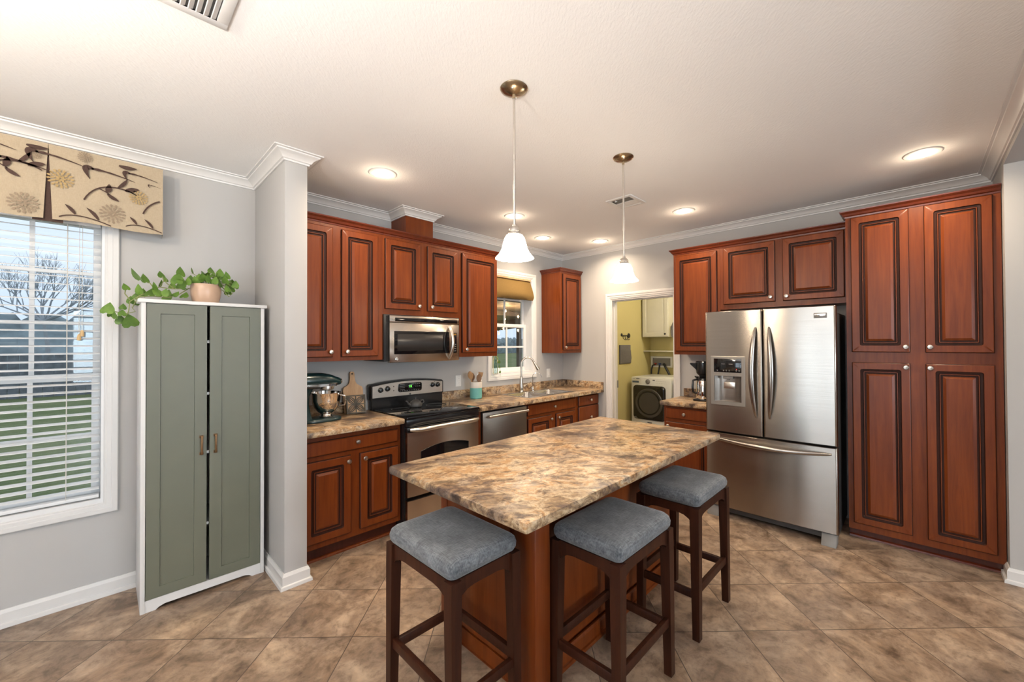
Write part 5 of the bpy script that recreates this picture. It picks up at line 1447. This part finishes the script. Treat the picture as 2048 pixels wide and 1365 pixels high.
# ================================================================== KITCHEN WINDOW DRESSING
t = thing('roman_shade', 'golden brown fabric shade gathered at the top of the sink window', 'window shade', (-.98,-.03,2.03))
mb = MB(); ls = []
for k in range(13):
    s = k/12
    z = 2.288-.255*s; out = -.006-.055*math.sin(min(1,s*1.15)*PI*.5)**1.3
    if s > .85: out += .018*(s-.85)/.15
    x1 = -.668+.036*s**1.2 - (.0 if s < .9 else .012*(s-.9)/.1)
    x0_ = -1.254-.036*s**1.2
    row = [Vector((x0_,-.004,z))]
    for j in range(11):
        q = j/10; row.append(Vector((x0_+(x1-x0_)*q, out-.006*math.sin(PI*q*3+s*2)*s, z-.010*s*math.cos(PI*q*2))))
    row.append(Vector((x1,-.004,z)))
    ls.append(row)
ls.append([Vector((v.x, v.y*.55-.004, 2.028)) for v in ls[-1]])
mb.loops(ls, 0, False); mb.face(ls[0]); mb.face(ls[-1]); mb.build('cloth', SHADEF, t, angle=60)
mb = MB(); mb.box(-1.25, -.672, -.03, -.008, 2.262, 2.284); mb.build('head_rail', PALEW, t, smooth=False)

t = thing('hanging_vase', 'glass vase with green cutting hanging in a gold frame on the sink window', 'hanging vase', (-1.277,-.035,1.14))
fz_ = FA(-.036); mb = MB()
for p, q in (((-1.311,1.142),(-1.311,1.305)), ((-1.245,1.142),(-1.245,1.305)), ((-1.311,1.142),(-1.245,1.142)), ((-1.311,1.305),(-1.278,1.39)), ((-1.245,1.305),(-1.278,1.39))):
    mb.cyl(fz_.p(*p), fz_.p(*q), .0026, None, 6)
mb.cyl(fz_.p(-1.278,1.39), (-1.278,-.021,1.40), .002, None, 6)
mb.build('frame', VASEWIRE, t)
mb = MB(); mb.lathe((-1.278,-.042,0), [(.0,1.146),(.026,1.146),(.028,1.155),(.028,1.25),(.018,1.28),(.014,1.31),(.012,1.31),(.016,1.28),(.026,1.25),(.026,1.158),(.0,1.15)], 18); mb.build('glass', VGLASS, t)
mb = MB(); mb.tube([(-1.276,-.042,1.17),(-1.27,-.044,1.28),(-1.255,-.048,1.33),(-1.235,-.055,1.29),(-1.222,-.055,1.20),(-1.215,-.05,1.13)], .002, 5)
for c, s, a in (((-1.25,-.05,1.325),.04,.5), ((-1.236,-.055,1.28),.035,2.6), ((-1.228,-.055,1.22),.032,.4), ((-1.22,-.052,1.165),.030,2.8), ((-1.214,-.05,1.125),.028,.9)): leaf(mb, c, s, a, 1.2)
mb.build('cutting', LEAF, t, angle=60)

# outlets and switches
def wallplate(label, name, fr, u, v, rocker=0):
    t = thing(name, label, 'outlet' if name == 'wall_outlet' else 'light switch', fr.p(u,v,0))
    mb = MB(); mb.fbox(fr, u-.036, u+.036, v-.058, v+.058, .0005, .006, 0, .002); pl_ = mb.build('plate', PLATE, t)
    if rocker == 0:
        mb = MB(); mb.fbox(fr, u-.017, u+.017, v+.008, v+.036, .006, .008, 0, .002); mb.fbox(fr, u-.017, u+.017, v-.036, v-.008, .006, .008, 0, .002); r_ = mb.build('receptacle', WHITE, t)
        mb = MB()
        for dv in (.022,-.022):
            for du in (-.006,.006): mb.fbox(fr, u+du-.001, u+du+.001, v+dv-.005, v+dv+.005, .0078, .0083)
        mb.build('slots', CHAR, r_, smooth=False)
    else:
        for k in range(rocker):
            uu = u+(k-(rocker-1)/2)*.028
            mb = MB(); mb.fbox(fr, uu-.012, uu+.012, v-.028, v+.028, .006, .010, 0, .002); mb.build('rocker', WHITE, t)
wallplate('white wall outlet between the range and the utensil crock', 'wall_outlet', FA(0), -1.774, 1.097)
wallplate('white wall outlet partly hidden behind the utensil crock', 'wall_outlet', FA(0), -1.485, 1.099)
wallplate('white switch plate in the corner to the right of the faucet', 'light_switch', FA(0), -.307, 1.100, 1)

# ================================================================== COUNTER THINGS
# stand mixer (head along +x)
t = thing('stand_mixer', 'dark teal stand mixer with a polished steel bowl on the left counter', 'stand mixer', (-3.25,-.27,.914))
my = -.270
mb = MB(); mb.loops([[Vector((p,q,z)) for p, q in rrect(-3.415+i,-3.105-i,my-.095+i,my+.095-i,r,5)] for i, z, r in ((.004,.9145,.09),(0,.918,.094),(0,.930,.094),(.006,.938,.09),(.02,.941,.08))], 0, True, True, True); mb.build('base', MIXTEAL, t, angle=50)
mb = MB(); ls = []
for z, x0_, x1_, hw_ in ((.935,-3.42,-3.318,.062),(.98,-3.415,-3.330,.056),(1.05,-3.41,-3.342,.050),(1.11,-3.41,-3.338,.052),(1.165,-3.415,-3.310,.058),(1.195,-3.42,-3.28,.062)):
    ls.append([Vector((p,q,z)) for p, q in rrect(x0_,x1_,my-hw_,my+hw_,.035,4)])
mb.loops(ls, 0, True, True, True); mb.build('column', MIXTEAL, t, angle=50)
mb = MB(); ls = []
for x, zc_, rz_, ry_ in ((-3.470,1.215,.030,.035),(-3.455,1.217,.050,.055),(-3.40,1.220,.056,.068),(-3.32,1.220,.057,.072),(-3.25,1.220,.055,.072),(-3.19,1.216,.047,.064),(-3.15,1.209,.036,.052),(-3.122,1.204,.029,.040),(-3.112,1.203,.026,.034)):
    ls.append([Vector((x, my+ry_*math.cos(2*PI*k/22), zc_+rz_*math.sin(2*PI*k/22))) for k in range(22)])
mb.loops(ls, 0, True, True, True); hd_ = mb.build('head', MIXTEAL, t, angle=60)
mb = MB(); ls = []
for x, h in ((-3.455,.0565),(-3.40,.0695),(-3.32,.0735),(-3.25,.0735),(-3.19,.0655),(-3.152,.0535)):
    zz = 1.186; ls.append([Vector((x,my-h,zz-.011)), Vector((x,my-h,zz+.008)), Vector((x,my+h,zz+.008)), Vector((x,my+h,zz-.011))])
mb.loops(ls, 0, True, True, True); mb.build('trim_band', CHROME, hd_, angle=30)
mb = MB()
for k in range(5): mb.box(-3.212+.011*k, -3.206+.011*k, my-.0742+.0022*k, my-.060, 1.180, 1.189)
mb.build('band_lettering', DKINK, hd_, smooth=False)
mb = MB(); mb.cyl((-3.113,my,1.203), (-3.098,my,1.203), .021, .018, 18); mb.build('hub_cap', CHROME, hd_)
mb = MB(); mb.lathe((-3.208,my,0), [(.0,1.140),(.030,1.140),(.050,1.150),(.052,1.170),(.050,1.182),(.0,1.182)], 24); mb.build('beater_collar', NICKEL, hd_)
mb = MB(); mb.tube([(-3.42,my-.063,1.165),(-3.37,my-.070,1.176),(-3.33,my-.071,1.172),(-3.28,my-.072,1.170)], [.008,.010,.010,.006], 8); mb.build('lock_lever', BLACK, hd_)
mb = MB(); bxm = -3.212
mb.lathe((bxm,my,0), [(.0,.944),(.050,.944),(.052,.950),(.040,.962),(.040,.968),(.062,.985),(.088,1.020),(.101,1.065),(.106,1.118),(.109,1.122),(.109,1.126),(.104,1.126),(.099,1.065),(.086,1.023),(.060,.989),(.0,.985)], 40); bw = mb.build('bowl', BOWLS, t, angle=50)
mb = MB(); mb.tube([(bxm+.075,my-.078,1.105),(bxm+.10,my-.10,1.10),(bxm+.105,my-.105,1.06),(bxm+.10,my-.095,1.03),(bxm+.072,my-.062,1.022)], .0055, 8); mb.build('bowl_handle', CHROME, bw)
mb = MB(); mb.cyl((-3.208,my,1.14), (-3.208,my,1.06), .009); ls = []
mb.tube([(-3.208,my,1.075),(-3.248,my,1.06),(-3.252,my,1.03),(-3.208,my,1.0),(-3.164,my,1.03),(-3.168,my,1.06),(-3.208,my,1.075)], .006, 8); mb.build('beater', WHITE, hd_)

# cutting board leaning on the wall, carved tile in front of it
BOARD_LIFT = .0012
t = thing('cutting_board', 'pale wooden paddle board leaning against the wall behind the carved tile', 'cutting board', (-2.915,-.05,.914))
def bd(u, v): return Vector((-2.912+u, -.082+v*.16, .9145+v*.987))
p = [(-.082,0),(.082,0),(.084,.19),(.078,.212),(.055,.225),(.035,.238),(.024,.258),(.020,.285),(.020,.325),(.018,.338),(.010,.345),(-.010,.345),(-.018,.338),(-.020,.325),(-.020,.285),(-.024,.258),(-.035,.238),(-.055,.225),(-.078,.212),(-.084,.19)]
mb = MB(); ext = Vector((0,.987,-.16))*.014
hole = [(.006*math.cos(2*PI*k/20+PI*1.5-PI*.1), .326+.007*math.sin(2*PI*k/20+PI*1.5-PI*.1)) for k in range(20)]
# outline resampled to pair with the hole ring
mb.loops([[bd(*q)+ext for q in p], [bd(*q) for q in p]], 0, True)
def bandfill(off):
    # handle end as a ring around the hang hole, blade as one polygon
    A = [bd(*q)+off for q in p]
    blade = A[0:8]+A[14:20]
    mb.face(blade)
    cap = [A[7],A[8],A[9],A[10],A[11],A[12],A[13],A[14]]
    H = [bd(.0075*math.cos(a), .326+.0075*math.sin(a))+off for a in [-PI/4*1.0+PI/4*k - PI/8 for k in range(8)]]
    for k in range(8): mb.face([cap[k], cap[(k+1)%8], H[(k+1)%8], H[k]])
    return H
h1 = bandfill(Vector((0,0,0))); h2 = bandfill(ext); mb.loops([h1, h2], 0, True)
mb.build('board', PALEW, t, angle=25)
t = thing('carved_tile', 'square carved wooden tile with a flower cutwork pattern leaning on the left counter', 'wall decor', (-2.925,-.12,.914))
TU, TW = 0.152, .018
Ot = Vector((-2.925,-.150,.9155)); tr_ = math.radians(-8)
Uv = Vector((math.cos(tr_), math.sin(tr_), 0)); Nn = Vector((math.sin(tr_), -math.cos(tr_), 0)); Vv = (Vector((0,0,1))*.985 - Nn*.17).normalized(); Nv = Uv.cross(Vv)
ft = F(Ot, Uv, Vv, Nv)
mb = MB(); h = TU/2
for a in ((-h,h,0,.010),(-h,h,TU-.010,TU),(-h,-h+.010,.010,TU-.010),(h-.010,h,.010,TU-.010)): mb.fbox(ft, a[0],a[1],a[2],a[3],-TW,0,0,.001)
fr_ = mb.build('frame', TRIVETM, t)
mb = MB(); mb.fbox(ft, -h+.009, h-.009, .009, TU-.009, -TW+.002, -TW+.006); mb.build('backing', PALEW, fr_, smooth=False)
mb = MB()
def rib3(P_, wdt, w0=-.013, w1=-.001):
    l = [[], [], [], []]
    n = len(P_)
    for i in range(n):
        a = Vector(P_[max(i-1,0)]); b = Vector(P_[min(i+1,n-1)]); d = (b-a).normalized(); nn = Vector((-d.y,d.x))*wdt; q = Vector(P_[i])
        for k, (sg, ww) in enumerate(((-1,w0),(1,w0),(1,w1),(-1,w1))): l[k].append(ft.p(q.x+nn.x*sg, q.y+nn.y*sg, ww))
    mb.loops([list(x) for x in zip(*l)], 0, True, True, True)
c = (0, TU/2)
for k in range(4):
    a = PI/4+PI/2*k; e_ = (c[0]+.088*math.cos(a), c[1]+.088*math.sin(a)); nx, ny = -math.sin(a), math.cos(a)
    for sg in (-1, 1):
        m_ = (c[0]+.048*math.cos(a)+sg*.040*nx, c[1]+.048*math.sin(a)+sg*.040*ny)
        rib3(bez(c, m_, e_, 8), .0032)
        m2 = (c[0]+.048*math.cos(a)+sg*.014*nx, c[1]+.048*math.sin(a)+sg*.014*ny)
        rib3(bez(c, m2, e_, 8), .0024)
    a2 = PI/2*k; rib3([c, (c[0]+.067*math.cos(a2), c[1]+.067*math.sin(a2))], .003)
mb.build('cutwork', TRIVETM, fr_, smooth=False)

# crock and wooden utensils
t = thing('utensil_crock', 'cream and aqua ceramic crock holding wooden utensils on the counter right of the range', 'utensil holder', (-1.640,-.165,.914))
ux, uy, uz = -1.655, -.150, .9143
mb = MB(); mb.lathe((ux,uy,uz), [(.0,0),(.058,0),(.063,.005),(.064,.02),(.064,.112)], 36); mb.build('glazed_base', TEAL, t)
mb = MB(); mb.lathe((ux,uy,uz), [(.064,.112),(.0645,.114),(.0645,.172),(.062,.176),(.058,.175),(.057,.02),(.0,.015)], 36); mb.build('cream_rim', CREAM, t)
def utensil(name, label, bx, by, tx_, ty_, zt, kind, mat):
    B0 = Vector((ux+bx,uy+by,uz+.024)); T0 = Vector((ux+tx_,uy+ty_,uz+zt))
    d = (T0-B0).normalized(); view = Vector((-.66,-.75,0)); sd_ = d.cross(view).normalized(); nn_ = sd_.cross(d)
    mb = MB(); L = (T0-B0).length; hl = .085
    o = thing(name, label, 'utensil', B0)
    mb.cyl(B0, T0-d*(hl-.008), .0055, .006, 10); mb.build('shaft', mat, o)
    mb = MB()
    if kind == 'spoon':
        ls = []
        for k in range(9):
            s = k/8; ww = .005+.023*math.sin(PI*min(1,s*.96+.03))**.7
            c_ = T0-d*(hl*(1-s))
            ls.append([c_+sd_*ww*math.cos(2*PI*j/12)+nn_*(.005*math.sin(2*PI*j/12) - .004*(1-abs(math.cos(2*PI*j/12)))*math.sin(PI*s)) for j in range(12)])
        mb.loops(ls, 0, True, True, True); mb.build('spoon_bowl', mat, o, angle=60)
    else:
        pr = [(0,.006),(.02,.013),(.05,.022),(.085,.026)]
        ls = []
        for q, ww in pr:
            c_ = T0-d*(hl-q); ls.append([c_-sd_*ww-nn_*.003, c_+sd_*ww-nn_*.003, c_+sd_*ww+nn_*.003, c_-sd_*ww+nn_*.003])
        mb.loops(ls, 0, True, True, True); mb.build('blade', mat, o, angle=40)
utensil('wooden_spoon', 'wide wooden spoon leaning to the left in the crock', -.014,.006,-.060,.030,.285,'spoon',SPOONW)
utensil('wooden_spoon', 'dark narrow wooden spoon second from the left in the crock', -.004,.022,-.016,.050,.268,'spoon',SPOOND)
utensil('wooden_spoon', 'short brown wooden spoon in the middle of the crock', .004,-.030,.006,-.048,.258,'spoon',SPOOND)
utensil('wooden_spatula', 'flat wooden spatula leaning to the right in the crock', .030,.006,.058,-.012,.272,'spatula',SPOONW)

# kettle on the cooktop
t = thing('teapot', 'small grey cast iron teapot on the back of the cooktop', 'teapot', (-2.42,-.22,.9225))
kx, ky, kz = -2.425, -.235, .9232
mb = MB(); mb.lathe((kx,ky,kz), [(.0,0),(.048,0),(.056,.006),(.058,.018),(.053,.036),(.042,.050),(.030,.056),(.0,.057)], 28); bo = mb.build('body', IRONG, t)
mb = MB(); mb.lathe((kx,ky,kz), [(.031,.0565),(.026,.061),(.006,.065),(.004,.070),(.008,.075),(.006,.081),(.0,.083)], 20); mb.build('lid', IRONG, t)
mb = MB(); mb.tube([(kx-.055,ky-.004,kz+.022),(kx-.078,ky-.008,kz+.034),(kx-.090,ky-.010,kz+.055),(kx-.104,ky-.012,kz+.060)], [.012,.009,.007,.006], 10); mb.build('spout', IRONG, t)
mb = MB(); mb.tube([(kx+.052,ky,kz+.052),(kx+.078,ky,kz+.055),(kx+.086,ky,kz+.034),(kx+.060,ky,kz+.018)], .0055, 8); mb.build('handle', IRONG, t)

# ================================================================== LAUNDRY ROOM
t = thing('washing_machine', 'white front-load washer with a dark square door, seen through the doorway', 'washing machine', (1.3,-.78,0))
wx, wy0, wy1, wz = 1.00, .476, 1.078, 1.0
mb = MB(); mb.box(wx, 1.66, -wy1, -wy0, .012, wz, 0, .018); mb.build('body', WASHER, t)
fw2 = FB(wx)
mb = MB(); rloops(mb, fw2, wy0+.045, wy1-.075, .400, .885, [(0,0,.05),(0,.018,.05),(.008,.026,.045),(.03,.030,.03)], [0,0,0]); wd_ = mb.build('door', WASHGL, t)
mb = MB(); cc = fw2.p(.765,.640,.0305)
mb.lathe(cc, [(.205,0),(.200,.004),(.185,.004),(.170,.0005)], 44, Vector((-1,0,0))); mb.lathe(cc, [(.150,0.0005),(.0,.0006)], 40, Vector((-1,0,0))); mb.build('porthole_ring', WASHGL2, wd_, angle=60)
mb = MB(); mb.fbox(fw2, wy0+.060, wy0+.10, .425, .431, .029, .0302); mb.fbox(fw2, wy0+.060, wy0+.12, .412, .416, .029, .0302); mb.build('door_print', INK, wd_, smooth=False)
mb = MB(); mb.lathe(fw2.p(.740,.940,.0), [(.034,0),(.034,.006),(.026,.010),(.024,.026),(.0,.028)], 24, Vector((-1,0,0))); mb.build('dial', GREYP, t)
mb = MB(); mb.fbox(fw2, .500,.602,.915,.942,.0005,.003); mb.build('label_sticker', BLUEINK, t, smooth=False)
mb = MB(); mb.fbox(fw2, .812,.846,.957,.970,.0005,.002); mb.fbox(fw2, .560,.612,.968,.978,.0005,.002); mb.fbox(fw2, .505,.545,.969,.973,.0005,.0015); mb.fbox(fw2, .73,.80,.354,.366,.0005,.002); mb.build('print', DKINK, t, smooth=False)
mb = MB(); mb.fbox(fw2, .632,.634,.905,.985,.0005,.0012)
for k in range(5): mb.fbox(fw2, .868+.03*k,.884+.03*k,.952,.955,.0005,.0012)
for k in range(4): mb.fbox(fw2, .868+.034*k,.892+.034*k,.925,.927,.0005,.0012)
mb.build('panel_lines', INK, t, smooth=False)
t = thing('clothes_dryer', 'white dryer beside the washer, mostly hidden by the door frame', 'dryer', (1.3,-1.42,0))
mb = MB(); mb.box(1.02, 1.66, -1.72, -1.095, .012, .985, 0, .018); mb.build('body', WASHER, t)
mb = MB(); rloops(mb, FB(1.02), 1.135, 1.66, .40, .87, [(0,0,.05),(0,.018,.05),(.01,.028,.04)], [0,0]); mb.build('door', WASHGL, t)
t = thing('wall_cabinet', 'off-white wall cabinet over the washer in the laundry room', 'laundry cabinet', (1.6,-.62,1.58))
mb = MB(); mb.box(1.475, 1.757, -.835, -.42, 1.582, 2.36); mb.build('body', LCAB, t, smooth=False)
fl = FB(1.475); mb = MB(); prof = [(0,0),(0,.016),(.003,.019),(.055,.019),(.060,.012),(.068,.012),(.085,.018),(.09,.018)]
mb.loops([[fl.p(.424+i,1.586+i,h_), fl.p(.832-i,1.586+i,h_), fl.p(.832-i,2.356-i,h_), fl.p(.424+i,2.356-i,h_)] for i, h_ in prof], 0, True, True, True); d_ = mb.build('door', LCAB, t, angle=20)
mb = MB(); mb.lathe(fl.p(.795,1.625,.019), [(.006,0),(.006,.012),(.015,.016),(.015,.024),(.010,.027),(.0,.025)], 18, Vector((-1,0,0))); mb.build('knob', CHAR, d_)
mb = MB(); mb.box(1.530, 1.757, -2.28, -.402, 1.355, 1.372, 0, .003); tag(mb.build('wall_shelf', LCAB), 'thin white shelf on the laundry wall above the washer hookups', 'shelf')
t = thing('coat_hooks', 'small black wall hook rack on the yellow laundry wall', 'hooks', (1.06,-.402,1.60))
fy_ = FA(-.402); mb = MB()
ux0, ux1 = .93, 1.13
ux0, ux1 = .86, 1.10
mb.fbox(fy_, ux0, ux1, 1.592, 1.606, .0005, .008, 0, .002)
mb.lathe(fy_.p(ux1-.03,1.60,0), [(.038,0.001),(.034,.010),(.0,.012)], 16, N_); mb.lathe(fy_.p(ux0+.008,1.61,0), [(.024,0.001),(.02,.008),(.0,.009)], 14, N_)
for k in range(3):
    u = ux0+.06+.055*k; mb.tube([fy_.p(u-.016,1.592,.006), fy_.p(u-.02,1.555,.012), fy_.p(u,1.535,.028), fy_.p(u+.02,1.555,.03)], .0045, 6)
mb.build('rack', BLACKM, t)
t = thing('wall_organizer', 'grey canvas pocket organizer hanging below the black hooks', 'organizer', (1.0,-.402,1.33))
mb = MB(); u0_, u1_, v0_, v1_ = .80, 1.115, 1.185, 1.460
mb.fbox(fy_, u0_, u1_, v0_, v1_, .001, .008, 0, .002); b_ = mb.build('back_panel', GREYCL, t)
mb = MB(); ls = []
for k in range(9):
    s = k/8; bulge = .008+.05*math.sin(PI*s)**.8
    ls.append([fy_.p(u0_+.05+(u1_+.02-u0_-.05)*s, v0_+.01, bulge*.5), fy_.p(u0_+.05+(u1_+.02-u0_-.05)*s, v0_+.08, bulge), fy_.p(u0_+.05+(u1_-u0_-.06)*s, 1.385-.012*math.sin(PI*s), bulge*1.1), fy_.p(u0_+.05+(u1_-u0_-.06)*s, 1.380-.012*math.sin(PI*s), bulge*.9)])
mb.loops(ls, 0, False); mb.build('pocket', GREYCL, t, angle=60)
mb = MB(); mb.fbox(fy_, u0_-.004, u0_+.022, v0_, v1_, .0005, .012, 0, .002); mb.build('binding', GREYCLD, t)
wallplate('light grey switch plate on the yellow laundry wall beside the door frame', 'light_switch', fy_, .665, 1.115, 2)
# washer hookup box and hoses
t = thing('washer_outlet_box', 'recessed white washer hookup box with valves on the laundry wall', 'utility box', (1.757,-.60,1.2))
fb2 = FB(1.759); mb = MB(); ringbox(mb, fb2, .415, .770, 1.105, 1.275, .445, .740, 1.130, 1.250, .0005, .016); mb.build('flange', WHITE, t)
mb = MB(); mb.fbox(fb2, .443, .742, 1.128, 1.252, .0005, .004); mb.build('back_plate', GREYP, t, smooth=False)
for u, m_ in ((.500,REDV),(.570,BLUEV)):
    mb = MB(); mb.cyl(fb2.p(u,1.160,.006), fb2.p(u,1.160,.045), .012); mb.cyl(fb2.p(u,1.160,.035), fb2.p(u,1.135,.035), .010); mb.build('valve', m_, t)
HO = [([(.50,1.145,.034),(.47,1.135,.06),(.455,1.07,.075),(.455,.998,.080)], .012, 'left hot'), ([(.570,1.135,.034),(.575,1.09,.06),(.572,.998,.09)], .012, 'middle'), ([(.640,1.150,.03),(.655,1.160,.06),(.690,1.11,.08),(.735,1.04,.09),(.76,.998,.10)], .018, 'drain')]
for (P_, r_, nm), lab in zip(HO, ('leftmost of the three black hoses rising behind the washer', 'middle of the three black hoses rising behind the washer', 'thick drain hose, rightmost of the three black hoses behind the washer')):
    mb = MB(); mb.tube([fb2.p(a, b, c_) for a, b, c_ in P_], r_, 10); tag(mb.build('washer_hose', RUBBER), lab, 'hose', 'hoses behind the washer')
t = thing('hanging_cloth', 'dark grey cloth hanging right of the laundry cabinet, half hidden', 'cloth', (1.6,-.93,1.4))
mb = MB(); fk2 = FB(1.50); ls = []
for k in range(9):
    s = k/8; ls.append([fk2.p(.862+.16*s+(.03 if j == 3 else 0)*(1-s), v, .006+.010*math.sin(s*9+j)) for j, v in enumerate((1.62-.20*(s*.9+.1), 1.62, 1.72, 1.80))])
ls2 = [[v+Vector((.006,0,0)) for v in l_] for l_ in ls]
mb.loops([a_+list(reversed(b_)) for a_, b_ in zip(ls, ls2)], 0, True, True, True); mb.build('cloth', GREYCL, t, angle=60)
